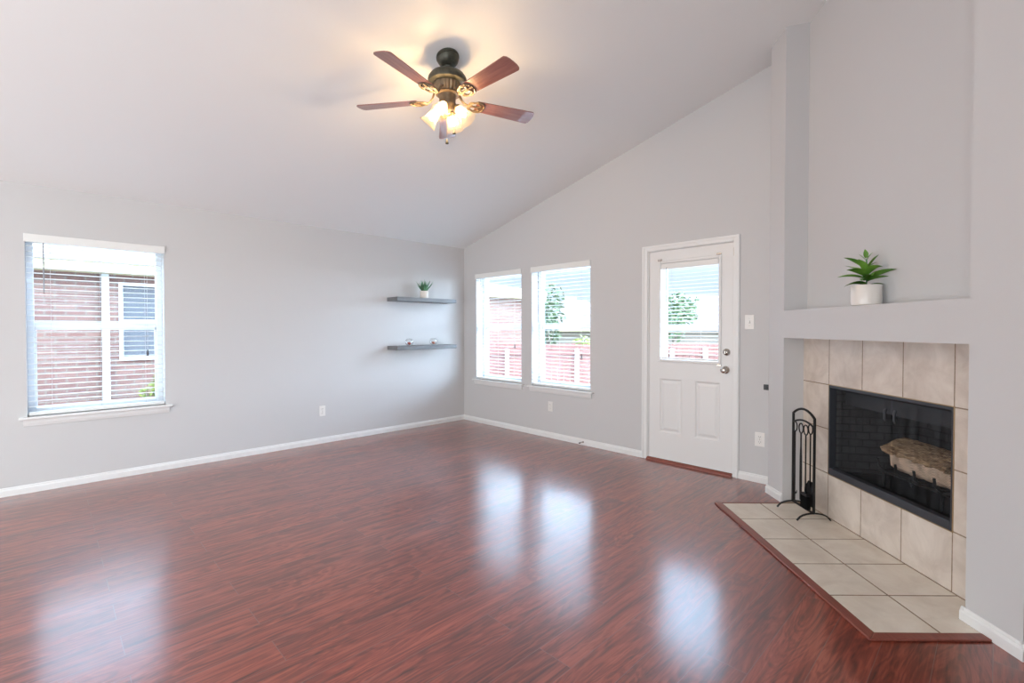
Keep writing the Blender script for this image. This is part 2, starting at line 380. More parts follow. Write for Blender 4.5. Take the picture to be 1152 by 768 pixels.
# window openings on the wall planes (u0,u1,z0,z1)
WL = (-4.400, -3.505, 0.603, 2.045)
W1 = (0.272, 1.152, 0.603, 2.045)
W2 = (1.332, 2.217, 0.603, 2.045)
DR = (2.905, 3.765, 0.0, 2.075)
mb = MB()
cells(mb, [RY - WT, WL[0], WL[1], 0.0], [WL], [-0.3, WL[2], WL[3]], lambda u, z, s: (-WT * s, u, z), lambda u: H0 + 0.04)
struct(mb.build('wall_left', PAINT))
mb = MB()
cells(mb, [-WT, 0.0, W1[0], W1[1], W2[0], W2[1], DR[0], DR[1], RX + WT], [W1, W2, (DR[0], DR[1], -0.3, DR[3])], [-0.3, 0.0, 0.603, 2.045, 2.075],
      lambda u, z, s: (u, WT * s, z), lambda u: ceil_z(max(u, 0)) + 0.04)
struct(mb.build('wall_back', PAINT))
mb = MB(); mb.hexa([(RX, RY - WT, -0.3), (RX + WT, RY - WT, -0.3), (RX + WT, 0, -0.3), (RX, 0, -0.3)], [(RX, RY - WT, ceil_z(RX) + .04), (RX + WT, RY - WT, ceil_z(RX) + .04), (RX + WT, 0, ceil_z(RX) + .04), (RX, 0, ceil_z(RX) + .04)])
struct(mb.build('wall_right', PAINT))
mb = MB(); mb.prism([(0, RY), (RX, RY), (RX, RY - WT), (0, RY - WT)], -0.3, lambda x, y: ceil_z(x) + .04)
struct(mb.build('wall_rear', PAINT))
mb = MB(); mb.prism([(-WT, RY - WT), (RX + WT, RY - WT), (RX + WT, WT), (-WT, WT)], lambda x, y: ceil_z(x), lambda x, y: ceil_z(x) + 0.15)
struct(mb.build('ceiling', CEILM))
mb = MB(); mb.box(-WT, RX + WT, RY - WT, WT, -0.3, 0.0)
struct(mb.build('floor', FLOORM))

# chimney breast in the corner: one wall with the mantel niche above and the fireplace opening below
XA0, XA, XB, XC = 3.0573, 3.2643, 4.7209, 4.9613      # left pier, opening, right pier
ZS, ZL = 1.2273, 1.430                                 # opening soffit and mantel top
NB, TB = 0.172, 0.158                                  # depth of the niche and of the tiled recess
mb = MB()
P = lambda x, o: tuple(fw(x, o).xy)
ctop = lambda x, y: ceil_z(x) + 0.02
# left pier with its return towards the back wall
pl = fw(XA0, 0)
mb.prism([P(XA0, 0), P(XA, 0), P(XA, 0.45), (fw(XA, 0.45).x, 0.0), (pl.x, 0.0)], 0, ctop)
# right pier with its return towards the right wall
mb.prism([P(XB, 0), P(XC, 0), P(XC, 0.70), P(XB, 0.70)], 0, ctop)
# mantel beam, niche back, wall behind the tiles (around the firebox)
FX0, FX1, FZ0, FZ1 = 3.560, 4.490, 0.305, 0.913
mb.prism([P(XA, 0), P(XB, 0), P(XB, 0.60), P(XA, 0.60)], ZS, ZL)
mb.prism([P(XA, NB), P(XB, NB), P(XB, 0.60), P(XA, 0.60)], ZL, ctop)
struct(mb.build('wall_fireplace', PAINT))

def baseboard(name, p0, p1, mat_=WHITE, caps=()):
    prof = [(0, 0), (0.014, 0), (0.014, 0.042), (0.011, 0.050), (0.008, 0.053), (0.008, 0.060), (0.004, 0.066), (0, 0.066)]
    mb = MB(); mb.extrude_profile(prof, p0, p1)
    return mb
baseboard('b', (0, RY, 0), (0, 0, 0)).build('baseboard_left', WHITE)['kind'] = 'structure'
m_ = baseboard('b', (0, 0, 0), (2.860, 0, 0)); b_ = MB
o = m_.build('baseboard_back', WHITE); struct(o)
mb = baseboard('b', (3.800, 0, 0), (4.11, 0, 0)); struct(mb.build('baseboard_door', WHITE))
mb = MB()
prof = [(0, 0), (0.014, 0), (0.014, 0.042), (0.011, 0.050), (0.008, 0.053), (0.008, 0.060), (0.004, 0.066), (0, 0.066)]
mb.extrude_profile(prof, fw(XA0 - 0.014, 0), fw(XA + 0.002, 0)); mb.extrude_profile(prof, (pl.x, -0.001, 0), (pl.x, pl.y - 0.008, 0))
struct(mb.build('baseboard_pier', WHITE))
mb = MB(); mb.extrude_profile(prof, fw(XB - 0.014, 0), fw(XC + 0.014, 0)); mb.extrude_profile(prof, fw(XC, -0.012), fw(XC, 0.68)); mb.extrude_profile(prof, fw(XB, 0.10), fw(XB, -0.012))
struct(mb.build('baseboard_right', WHITE))
mb = baseboard('b', (RX, -1.05, 0), (RX, RY, 0)); struct(mb.build('baseboard_hall', WHITE))

# ------------------------------------------------------------------ windows and blinds (local frame: x along the wall to the right, y outwards, z up)
def make_window(idx, org, rz, w, z0, z1):
    root = empty('window_%d' % idx, org, rz); root['kind'] = 'structure'
    h = z1 - z0; fy0, fy1 = 0.125, 0.19; fr = 0.045
    mb = MB(); mb.box(0, fr, fy0, fy1, z0, z1).box(w - fr, w, fy0, fy1, z0, z1).box(fr, w - fr, fy0, fy1, z1 - fr, z1).box(fr, w - fr, fy0, fy1, z0, z0 + 0.05)
    mb.build('window_frame', VINYL, root, bevel=0.004)
    zm = 1.325
    mb = MB(); mb.box(fr, w - fr, 0.14, 0.165, zm - 0.035, zm + 0.03)
    mb.box(fr, fr + 0.012, 0.14, 0.165, z0 + 0.05, zm).box(w - fr - 0.012, w - fr, 0.14, 0.165, z0 + 0.05, zm)
    mb.build('sash', VINYL, root, bevel=0.003)
    mb = MB(); mb.box(fr, w - fr, 0.172, 0.176, z0 + 0.04, z1 - 0.04); mb.build('window_pane', PANE, root)
    # stool and apron
    mb = MB(); mb.box(-0.05, w + 0.05, -0.045, 0.125, z0 - 0.022, z0)
    mb.build('window_sill', WHITE, root, bevel=0.008, segs=3)
    mb = MB(); mb.extrude_profile([(0, 0), (0.010, 0), (0.020, 0.025), (0.024, 0.052), (0, 0.052)], (-0.025, 0, z0 - 0.074), (w + 0.025, 0, z0 - 0.074))
    mb.build('apron', WHITE, root)
    return root
def make_blind(org, rz, w, z0, z1, label, wand_x, wand_len, tassel_x, tassel_z):
    root = thing('window_blind', org, rz, label, 'blind')
    mb = MB(); mb.box(-0.006, w + 0.006, -0.020, -0.006, z1 - 0.060, z1 + 0.006).box(0.004, w - 0.004, -0.006, 0.06, z1 - 0.045, z1 - 0.004)
    mb.build('valance', SLAT, root, bevel=0.004)
    mb = MB(); zc = z1 - 0.085
    while zc > z0 + 0.05:
        v = []
        for k in range(5):       # a slightly crowned slat
            y = 0.012 + 0.050 * k / 4; v.append((y, 0.0022 * (1 - ((k - 2) / 2) ** 2)))
        for k in range(4):
            (ya, za), (yb, zb) = v[k], v[k + 1]
            mb.hexa([(0.006, ya, zc + za - 0.0014), (w - 0.006, ya, zc + za - 0.0014), (w - 0.006, yb, zc + zb - 0.0014), (0.006, yb, zc + zb - 0.0014)],
                    [(0.006, ya, zc + za + 0.0014), (w - 0.006, ya, zc + za + 0.0014), (w - 0.006, yb, zc + zb + 0.0014), (0.006, yb, zc + zb + 0.0014)])
        zc -= 0.0428
    mb.build('slats', SLAT, root)
    mb = MB(); mb.box(0.006, w - 0.006, 0.010, 0.062, z0 + 0.003, z0 + 0.030); mb.build('bottom_rail', SLAT, root, bevel=0.005)
    for f in (0.16, 0.5, 0.84):
        mb = MB(); mb.tube([(w * f, 0.009, z0 + 0.036), (w * f, 0.009, z1 - 0.05)], 0.0011, 6); mb.build('ladder_cord', CORD, root)
    mb = MB(); mb.tube([(wand_x, -0.002, z1 - 0.055), (wand_x, -0.002, z1 - 0.055 - wand_len)], 0.0042, 8); mb.build('tilt_wand', WAND, root)
    mb = MB(); mb.tube([(tassel_x, 0.002, z1 - 0.05), (tassel_x, 0.002, tassel_z + 0.02)], 0.0012, 6); lc = mb.build('lift_cord', CORD, root)
    mb = MB(); mb.lathe([(0, 0.03), (0.004, 0.028), (0.008, -0.02), (0.009, -0.028), (0, -0.03)], 10, Matrix.Translation((tassel_x, 0.002, tassel_z))); mb.build('tassel', TASSEL, lc)
    return root
wl = WL[1] - WL[0]
make_window(1, (0, WL[0], 0), PI / 2, wl, WL[2], WL[3])
make_window(2, (W1[0], 0, 0), 0, W1[1] - W1[0], W1[2], W1[3])
make_window(3, (W2[0], 0, 0), 0, W2[1] - W2[0], W2[2], W2[3])
make_blind((0, WL[0], 0), PI / 2, wl, WL[2], WL[3], 'white horizontal blind in the lone window facing the brick wall and downspout', 0.105, 0.40, 0.768, 1.085)
make_blind((W1[0], 0, 0), 0, W1[1] - W1[0], W1[2], W1[3], 'white horizontal blind in the window nearest the room corner and shelves', 0.10, 0.62, 0.76, 1.075)
make_blind((W2[0], 0, 0), 0, W2[1] - W2[0], W2[2], W2[3], 'white horizontal blind in the window nearer the half-glass door', 0.11, 0.62, 0.765, 0.985)

# ------------------------------------------------------------------ half-glass back door
door = empty('door_1', (0, 0, 0)); door['kind'] = 'structure'
mb = MB()
def casing(mb, x0, x1, z0, z1):
    mb.box(x0, x1, -0.016, 0, z0, z1)
mb.box(2.860, 2.921, -0.014, 0.0, 0, 2.110).box(3.748, 3.800, -0.014, 0.0, 0, 2.110).box(2.921, 3.748, -0.014, 0.0, 2.058, 2.110)
mb.box(2.866, 2.882, -0.020, -0.014, 0, 2.104).box(3.778, 3.794, -0.020, -0.014, 0, 2.104).box(2.882, 3.778, -0.020, -0.014, 2.088, 2.104)
mb.build('door_casing', WHITE, door, bevel=0.004)
mb = MB(); mb.box(2.906, 2.930, 0.0, WT, 0, 2.074).box(3.742, 3.764, 0.0, WT, 0, 2.074).box(2.930, 3.742, 0.0, WT, 2.053, 2.074)
mb.build('door_jamb', WHITE, door)
SX0, SX1, SZ0, SZ1 = 2.933, 3.739, 0.032, 2.050
GX0, GX1, GZ0, GZ1 = 3.058, 3.616, 1.000, 1.925
DY = 0.006
mb = MB(); y0, y1 = DY, DY + 0.042
mb.box(SX0, GX0, y0, y1, GZ0, GZ1).box(GX1, SX1, y0, y1, GZ0, GZ1).box(SX0, SX1, y0, y1, GZ1, SZ1)
panels = [(3.046, 3.273, 0.288, 0.812), (3.402, 3.632, 0.288, 0.812)]
# lower half: stiles and rails around two raised panels
us = [SX0, panels[0][0], panels[0][1], panels[1][0], panels[1][1], SX1]
mb.box(us[0], us[1], y0, y1, SZ0, GZ0).box(us[2], us[3], y0, y1, SZ0, GZ0).box(us[4], us[5], y0, y1, SZ0, GZ0)
for a, b, c, d in panels:
    mb.box(a, b, y0, y1, SZ0, c).box(a, b, y0, y1, d, GZ0)
mb.build('slab', DOORM, door)
for a, b, c, d in panels:
    mb = MB(); g = 0.014; e = 0.045
    def ring(A, B):
        va = mb.verts([(A[0], A[4], A[2]), (A[1], A[4], A[2]), (A[1], A[4], A[3]), (A[0], A[4], A[3])])
        vb = mb.verts([(B[0], B[4], B[2]), (B[1], B[4], B[2]), (B[1], B[4], B[3]), (B[0], B[4], B[3])])
        for i in range(4): mb.bm.faces.new((va[i], va[(i + 1) % 4], vb[(i + 1) % 4], vb[i]))
    lv = [(0, DY), (g, DY + 0.011), (g * 1.6, DY + 0.011), (e, DY + 0.001)]
    R_ = [(a + t, b - t, c + t, d - t, y) for t, y in lv]
    for A, B in zip(R_, R_[1:]): ring(A, B)
    A = R_[-1]; mb.face([(A[0], A[4], A[2]), (A[1], A[4], A[2]), (A[1], A[4], A[3]), (A[0], A[4], A[3])])
    bmesh.ops.remove_doubles(mb.bm, verts=mb.bm.verts[:], dist=1e-5)
    mb.build('door_panel', DOORM, door)
# raised frame of the glass with its blind
mb = MB(); fy = DY - 0.012
mb.box(3.026, GX0, fy, DY, 0.976, 1.955).box(GX1, 3.640, fy, DY, 0.976, 1.955).box(GX0, GX1, fy, DY, 0.976, GZ0).box(GX0, GX1, fy, DY, GZ1, 1.955)
mb.build('glass_frame', DOORM, door, bevel=0.006)
mb = MB(); mb.box(GX0, GX1, DY + 0.034, DY + 0.038, GZ0, GZ1); mb.build('door_pane', PANE, door)
mb = MB(); mb.box(GX0 + .004, GX1 - .004, -0.004, 0.024, GZ1 - 0.055, GZ1 - 0.002); mb.build('blind_headrail', SLAT, door, bevel=0.003)
mb = MB(); z = GZ1 - 0.075
while z > GZ0 + 0.035:
    mb.hexa([(GX0 + .006, -0.002, z - 0.003), (GX1 - .006, -0.002, z - 0.003), (GX1 - .006, 0.025, z + 0.001), (GX0 + .006, 0.025, z + 0.001)],
            [(GX0 + .006, -0.002, z - 0.001), (GX1 - .006, -0.002, z - 0.001), (GX1 - .006, 0.025, z + 0.003), (GX0 + .006, 0.025, z + 0.003)])
    z -= 0.0345
mb.build('blind_slats', SLAT, door)
mb = MB(); mb.box(GX0 + .006, GX1 - .006, -0.002, 0.024, GZ0 + 0.004, GZ0 + 0.02); mb.build('blind_bottom_rail', SLAT, door, bevel=0.003)
mb = MB(); mb.tube([(3.122, -0.010, 1.885), (3.122, -0.010, 1.43)], 0.0036, 8); mb.build('blind_wand', WAND, door)
for x in (3.17, 3.46):
    mb = MB(); mb.tube([(x, -0.0035, GZ0 + 0.02), (x, -0.0035, GZ1 - 0.055)], 0.001, 6); mb.build('blind_cord', CORD, door)
for x, z in ((3.048, 1.962), (3.618, 1.962), (3.622, 0.969)):
    mb = MB(); mb.box(x - 0.022, x + 0.022, fy - 0.002, DY, z - 0.009, z + 0.009); mb.build('corner_bracket', NICKEL, door, bevel=0.003)
# lock set
def rose(r, prof, x, z, name):
    mb = MB(); mb.lathe(prof, 28, Matrix.Translation((x, DY, z)) @ Matrix.Rotation(PI / 2, 4, 'X')); return mb.build(name, NICKEL, door, smooth=True)
rose(0, [(0.0, 0.024), (0.012, 0.024), (0.016, 0.020), (0.028, 0.014), (0.032, 0.006), (0.032, 0.0)], 3.688, 1.089, 'deadbolt')
mb = MB(); mb.box(3.684, 3.692, DY - 0.044, DY - 0.022, 1.075, 1.103); mb.build('thumb_turn', NICKEL, door, bevel=0.003)
rose(0, [(0.0, 0.066), (0.014, 0.065), (0.025, 0.058), (0.029, 0.047), (0.025, 0.036), (0.014, 0.028), (0.011, 0.018), (0.014, 0.012), (0.031, 0.009), (0.034, 0.004), (0.034, 0)], 3.680, 0.932, 'door_knob')
for z in (1.795, 1.023, 0.312):
    mb = MB(); mb.tube([(2.929, -0.006, z - 0.045), (2.929, -0.006, z + 0.045)], 0.006, 10).box(2.925, 2.934, -0.006, 0.004, z - 0.043, z + 0.043); mb.build('hinge', WHITE, door)
mb = MB(); mb.box(3.744, 3.752, -0.006, 0.002, 1.93, 2.00); mb.build('latch_plate', NICKEL, door)
mb = MB(); mb.extrude_profile([(0, 0), (0.035, 0), (0.032, 0.010), (0.008, 0.024), (0, 0.026)], (2.921, 0, 0.0005), (3.748, 0, 0.0005)); mb.build('threshold', TRIMWOOD, door)
mb = MB(); mb.box(2.930, 3.742, 0.0, WT, 0.0, 0.028); mb.build('door_sill', BRASSY, door)
mb = MB(); mb.box(SX0, SX1, DY - 0.003, DY + 0.04, 0.026, 0.034); mb.build('door_sweep', VINYL, door)
# storm door outside
mb = MB(); mb.box(2.93, 3.032, 0.17, 0.195, 0.03, 2.05).box(3.655, 3.742, 0.17, 0.195, 0.03, 2.05).box(3.032, 3.655, 0.17, 0.195, 1.275, 1.325).box(3.032, 3.655, 0.17, 0.195, 1.96, 2.05).box(3.032, 3.655, 0.17, 0.195, 0.03, 0.30)
mb.build('storm_door_frame', VINYL, door, bevel=0.004)

# ------------------------------------------------------------------ fireplace
SUR = thing('fireplace_surround', FORG, FROT, 'beige square tile facing set in the chimney recess around the black firebox', 'fireplace surround')
mb = MB()
T0 = TB - 0.010; gp = 0.003
mb_g = MB()
for a, b, c, d in ((XA, FX0, 0, ZS), (FX1, XB, 0, ZS), (FX0, FX1, 0, FZ0), (FX0, FX1, FZ1, ZS)):
    mb_g.box(a, b, T0 + 0.0010, TB + 0.03, c, d)
mb_g.build('grout_backing', GROUT, SUR)
cx = [XA, 3.555, 3.868, 4.179, 4.490, XB]; cz = [0.006, 0.305, 0.609, 0.913, ZS]
for i in range(5):
    for j in range(4):
        if i in (1, 2, 3) and j in (1, 2): continue
        mb.box(cx[i] + (gp if i else 0), cx[i + 1] - (gp if i < 4 else 0), T0, T0 + 0.008, cz[j] + gp, cz[j + 1] - gp)
mb.build('wall_tiles', TILE, SUR, bevel=0.0018)

HEA = thing('hearth', FORG, FROT, 'low beige tiled hearth with reddish wood edging at the foot of the fireplace', 'hearth')
HX0, HX1, HO = 3.305, 4.812, -0.466
mb = MB(); mb.box(HX0, HX1, HO, -0.0145, 0.0004, 0.0066).box(XA + 0.001, XB - 0.015, -0.0145, T0, 0.0004, 0.0066); mb.build('grout_bed', GROUT, HEA)
mb = MB(); gp = 0.0042; rx = [HX0, 3.594, 3.904, 4.214, 4.524, HX1]; ro = [HO, -0.185, T0]
for i in range(5):
    for j in range(2):
        a, b = rx[i] + gp, rx[i + 1] - gp
        c, d = ro[j] + gp, ro[j + 1] - gp
        if j == 1 and i == 4:
            mb.box(a, XB - 0.016, c, d, 0.0008, 0.0075); mb.box(XB - 0.016, b, c, -0.0155, 0.0008, 0.0075)
        else: mb.box(a, b, c, d, 0.0008, 0.0075)
mb.build('hearth_tiles', HTILE, HEA, bevel=0.0018)
# front strip and right-hand strip meet in a mitre
mb = MB(); mb.prism([(HX0 - 0.012, HO - 0.050), (HX1 + 0.046, HO - 0.050), (HX1, HO), (HX0 - 0.012, HO)], 0.0004, 0.0105); mb.build('edging_strip', TRIMWOOD, HEA, bevel=0.004)
mb = MB(); mb.prism([(HX1 + 0.046, HO - 0.050), (HX1 + 0.046, -0.0145), (HX1, -0.0145), (HX1, HO)], 0.0004, 0.0105); mb.build('edging_strip', TRIMWOOD, HEA, bevel=0.004)
mb = MB(); mb.box(HX0 - 0.012, HX0, HO, -0.0145, 0.0004, 0.0095); mb.build('edging_strip', TRIMWOOD, HEA, bevel=0.003)

FP = thing('fireplace_insert', FORG, FROT, 'black metal firebox with mesh spark curtains behind the tiled surround', 'fireplace')
mb = MB(); D1 = 0.66; sp = 0.12
b0 = [(FX0, TB), (FX1, TB), (FX1 - sp, D1), (FX0 + sp, D1)]
zz = [FZ0, FZ1]
def quad(*p): mb.face(p)
def inner(p, z): return (p[0], p[1], z)
wallt = 0.03
mb.prism([b0[0], b0[3], (b0[3][0] - .02, D1 + .03), (FX0 - 0.02, TB + 0.035)], FZ0 - 0.01, FZ1 + 0.01)
mb.prism([b0[2], b0[1], (FX1 + 0.02, TB + 0.035), (b0[2][0] + .02, D1 + .03)], FZ0 - 0.01, FZ1 + 0.01)
mb.prism([b0[3], b0[2], (b0[2][0] + .02, D1 + .03), (b0[3][0] - .02, D1 + .03)], FZ0 - 0.01, FZ1 + 0.01)
mb.build('firebox_brick', REFRACT, FP)
mb = MB(); mb.prism([(FX0 - .01, TB + 0.001), (FX1 + .01, TB + 0.001), (FX1 - sp + .02, D1 + .02), (FX0 + sp - .02, D1 + .02)], FZ0 - 0.03, FZ0 + 0.02); mb.build('firebox_floor', IRON, FP)
mb = MB(); mb.prism([(FX0 - .01, TB + 0.001), (FX1 + .01, TB + 0.001), (FX1 - sp + .02, D1 + .02), (FX0 + sp - .02, D1 + .02)], FZ1 - 0.004, FZ1 + 0.03); mb.build('firebox_top', IRON, FP)
FRM = mat('firebox_frame_black', (0.050, 0.054, 0.064), 0.35, metal=0.2)
mb = MB(); f0, f1 = T0 - 0.004, TB + 0.03
mb.box(FX0, FX0 + 0.012, f0, f1, FZ0, FZ1).box(FX1 - 0.010, FX1, f0, f1, FZ0, FZ1).box(FX0 + .012, FX1 - .010, f0, f1, FZ1 - 0.018, FZ1).box(FX0 + .012, FX1 - .010, f0, f1, FZ0, FZ0 + 0.045)
mb.build('firebox_frame', FRM, FP, bevel=0.003)
mb = MB(); e = 0.005
mb.box(FX0 - e, FX0, T0 - 0.003, TB, FZ0 - e, FZ1 + e).box(FX1, FX1 + e, T0 - 0.003, TB, FZ0 - e, FZ1 + e).box(FX0, FX1, T0 - 0.003, TB, FZ1, FZ1 + e).box(FX0, FX1, T0 - 0.003, TB, FZ0 - e, FZ0)
mb.build('edge_trim', BRASS, FP)
mb = MB(); mb.box(FX0 + 0.012, FX1 - 0.01, 0.245, 0.255, FZ1 - 0.13, FZ1 - 0.004); mb.build('lintel_plate', FRM, FP)
mb = MB(); mb.tube([(FX0 + 0.01, 0.205, FZ1 - 0.03), (FX1 - 0.01, 0.205, FZ1 - 0.03)], 0.005, 8); mb.build('curtain_rod', IRON, FP)
for x0, x1, hx in ((FX0 + 0.014, 4.022, 4.008), (4.030, FX1 - 0.012, 4.078)):
    mb = MB(); n = 90; rows = []
    for k in range(n + 1):
        u = k / n; x = x0 + (x1 - x0) * u
        y = 0.205 + 0.008 * math.sin(2 * PI * (x - 3.5) / 0.075) + 0.004 * math.sin(2 * PI * x / 0.19 + 1)
        rows.append(mb.verts([(x, y, FZ0 + 0.047), (x, y, FZ1 - 0.026)]))
    for a, b in zip(rows, rows[1:]): mb.bm.faces.new((a[0], b[0], b[1], a[1]))
    sc = mb.build('mesh_curtain', SCREEN, FP, smooth=True)
    mb = MB(); mb.tube([(hx, 0.19, 0.825), (hx, 0.182, 0.815), (hx, 0.182, 0.765), (hx, 0.19, 0.755)], 0.007, 8); mb.build('pull_handle', FRM, sc)

# grate and log
gx0, gx1 = 3.86, 4.38
GR = thing('fire_grate', fw(4.10, 0.35, FZ0 + 0.0205), FROT, 'black iron bar grate under the log inside the firebox', 'grate')
for k in range(4):
    x = -0.195 + 0.13 * k
    mb = MB(); mb.tube([(x, -0.125, 0.178), (x, -0.118, 0.135), (x, -0.095, 0.112), (x, 0.0, 0.108), (x, 0.11, 0.114), (x, 0.135, 0.19)], 0.0068, 8)
    mb.build('grate_bar', IRON, GR)
for y in (-0.085, 0.0, 0.085):
    mb = MB(); mb.tube([(-0.24, y, 0.098), (0.24, y, 0.098)], 0.0075, 8); mb.build('cross_bar', IRON, GR)
for x in (-0.2, 0.2):
    for y in (-0.085, 0.085):
        mb = MB(); mb.tube([(x, y, 0.098), (x, y, 0.0005)], 0.008, 8); mb.build('leg', IRON, GR)
def log_mat():
    m, n, l, b = nodes('split_log_bark')
    tc = n.new('ShaderNodeTexCoord'); mp = n.new('ShaderNodeMapping'); mp.inputs['Scale'].default_value = (0.35, 1, 1); l.new(tc.outputs['Object'], mp.inputs[0])
    t = n.new('ShaderNodeTexNoise'); t.inputs['Scale'].default_value = 45; t.inputs['Detail'].default_value = 8; t.inputs['Roughness'].default_value = 0.75; l.new(mp.outputs[0], t.inputs['Vector'])
    r = n.new('ShaderNodeValToRGB'); l.new(t.outputs['Fac'], r.inputs[0]); e = r.color_ramp.elements
    e[0].position = 0.36; e[0].color = (0.11, 0.052, 0.028, 1); e[1].position = 0.66; e[1].color = (0.72, 0.50, 0.29, 1)
    l.new(r.outputs[0], b.inputs['Base Color']); b.inputs['Roughness'].default_value = 0.85
    bp = n.new('ShaderNodeBump'); bp.inputs['Strength'].default_value = 1.0; bp.inputs['Distance'].default_value = 0.012; l.new(t.outputs['Fac'], bp.inputs['Height']); l.new(bp.outputs[0], b.inputs['Normal'])
    return m
LOGT = log_mat(); LOGS = mat('split_log_face', (0.74, 0.56, 0.42), 0.8, noise=(22, 0.35), bump=(60, 0.4, 0.006))
LG = thing('firewood_log', fw(4.115, 0.345, FZ0 + 0.02 + 0.117), FROT, 'split firewood log with brown bark top lying on the iron grate', 'log')
rng = random.Random(3)
def log_part(name, prof, x0, x1, material, jit, nx=26):
    mb = MB(); rings = []
    n = len(prof)
    for i in range(nx + 1):
        x = x0 + (x1 - x0) * i / nx; tap = 1.0 - 0.05 * i / nx
        rings.append(mb.verts([(x + (rng.uniform(-0.012, 0.012) if i in (0, nx) else 0), y * tap + rng.uniform(-jit, jit), z * tap + rng.uniform(-jit, jit)) for y, z in prof]))
    for a, b in zip(rings, rings[1:]):
        for k in range(n): mb.bm.faces.new((a[k], a[(k + 1) % n], b[(k + 1) % n], b[k]))
    mb.bm.faces.new(rings[0][::-1]); mb.bm.faces.new(rings[-1])
    return mb.build(name, material, LG, smooth=False)
body = [(-0.082, 0.118), (-0.080, 0.072), (-0.068, 0.030), (-0.040, 0.004), (0.0, -0.002), (0.040, 0.006), (0.070, 0.04), (0.078, 0.11)]
log_part('split_wood', body, -0.170, 0.225, LOGS, 0.003)
bark = [(-0.112, 0.112), (-0.108, 0.136), (-0.070, 0.158), (-0.02, 0.178), (0.035, 0.19), (0.082, 0.178), (0.086, 0.115), (0.0, 0.110), (-0.06, 0.106)]
log_part('bark', bark, -0.205, 0.230, LOGT, 0.006)

# ------------------------------------------------------------------ fireplace tools (stand, then each tool hanging from it)
Z0 = 0.0078
ST = thing('fireplace_tool_stand', fw(3.512, 0.005, Z0), FROT, 'black iron arched stand holding fireplace tools on the tiled hearth', 'tool stand')
w2 = 0.122
for s in (-1, 1):
    mb = MB(); pts = []
    for k in range(13):
        a = PI * k / 12; pts.append((s * w2, -0.105 * math.cos(a), 0.006 + 0.046 * math.sin(a)))
    pts[0] = (s * w2, -0.112, 0.0055); pts[-1] = (s * w2, 0.112, 0.0055)
    mb.tube(pts, 0.0075, 8, flat=(0.7, 1.1)); mb.build('foot', IRON, ST, autosmooth=True)
    mb = MB(); mb.box(s * w2 - 0.008, s * w2 + 0.008, -0.006, 0.006, 0.048, 0.690); mb.build('upright', IRON, ST, bevel=0.002)
mb = MB(); mb.box(-w2, w2, -0.005, 0.005, 0.044, 0.058); mb.build('bottom_bar', IRON, ST, bevel=0.002)
def arch(z, rise, r):
    mb = MB(); mb.tube([(-w2 + 2 * w2 * k / 16, 0, z + rise * (1 - (2 * k / 16 - 1) ** 2)) for k in range(17)], r, 8); return mb
arch(0.686, 0.045, 0.0085).build('top_arch', IRON, ST, smooth=True)
arch(0.622, 0.030, 0.0065).build('hook_bar', IRON, ST, smooth=True)
def tool(name, dx, label, cat, handle_z=0.62, bottom=0.10, oy=-0.016):
    t = thing(name, fw(3.512 + dx, 0.005 + oy, Z0), FROT, label, cat)
    mb = MB(); mb.tube([(0, 0, bottom), (0, 0, handle_z - 0.055)], 0.0048, 8); mb.build('shaft', IRON, t, smooth=True)
    mb = MB(); pts = []
    for k in range(19):                       # heart-shaped open loop
        a = -PI / 2 + 2 * PI * k / 18
        pts.append((0.024 * math.cos(a) * (1 - 0.25 * math.sin(a)) ** -0.3, 0, handle_z - 0.022 + 0.034 * math.sin(a)))
    mb.tube(pts, 0.0042, 8, caps=False); mb.build('loop_handle', IRON, t, smooth=True)
    return t
t = tool('fireplace_poker', -0.072, 'thin black poker hanging nearest the left upright of the tool stand', 'poker', bottom=0.075)
mb = MB(); mb.tube([(0, 0, 0.14), (0.012, 0, 0.125), (0.022, 0, 0.135), (0.026, 0, 0.155)], [0.0045, 0.0045, 0.004, 0.001], 8); mb.build('hook', IRON, t, smooth=True)
t = tool('fireplace_tongs', -0.002, 'black tongs hanging between the poker and the shovel', 'tongs', bottom=0.13)
mb = MB(); mb.tube([(0, 0, 0.50), (0.007, 0, 0.40), (0.008, 0, 0.20), (0.004, 0, 0.10)], 0.004, 8); mb.build('tong_arm', IRON, t, smooth=True)
mb = MB(); mb.tube([(0, 0, 0.50), (-0.007, 0, 0.40), (-0.008, 0, 0.20), (-0.004, 0, 0.10)], 0.004, 8); mb.build('tong_arm', IRON, t, smooth=True)
t = tool('ash_shovel', 0.036, 'black ash shovel hanging behind the brush on the tool stand', 'shovel', bottom=0.20, oy=0.026)
mb = MB()
sh = [(-0.018, 0.235), (0.018, 0.235), (0.045, 0.19), (0.050, 0.075), (-0.050, 0.075), (-0.045, 0.19)]
va = mb.verts([(x, 0.004 - 0.012 * (abs(x) / 0.05) ** 2, z) for x, z in sh]); vb = mb.verts([(x, 0.007 - 0.012 * (abs(x) / 0.05) ** 2, z) for x, z in sh])
mb.bm.faces.new(va); mb.bm.faces.new(vb[::-1])
for i in range(6): mb.bm.faces.new((va[i], va[(i + 1) % 6], vb[(i + 1) % 6], vb[i]))
rim = [(0.0, 0.235)] + [sh[2], sh[3]]
mb.build('shovel_blade', IRON, t)
mb = MB(); mb.tube([(-0.050, -0.008, 0.075), (-0.045, -0.006, 0.19), (-0.018, 0.002, 0.238), (0.018, 0.002, 0.238), (0.045, -0.006, 0.19), (0.050, -0.008, 0.075)], 0.0042, 8); mb.build('shovel_rim', IRON, t, smooth=True)
t = tool('hearth_brush', 0.060, 'black bristle hearth brush hanging beside the right upright of the tool stand', 'brush', bottom=0.16, oy=-0.020)
mb = MB(); mb.box(-0.034, 0.034, -0.014, 0.014, 0.150, 0.168); mb.build('brush_head', IRON, t, bevel=0.004)
mb = MB()
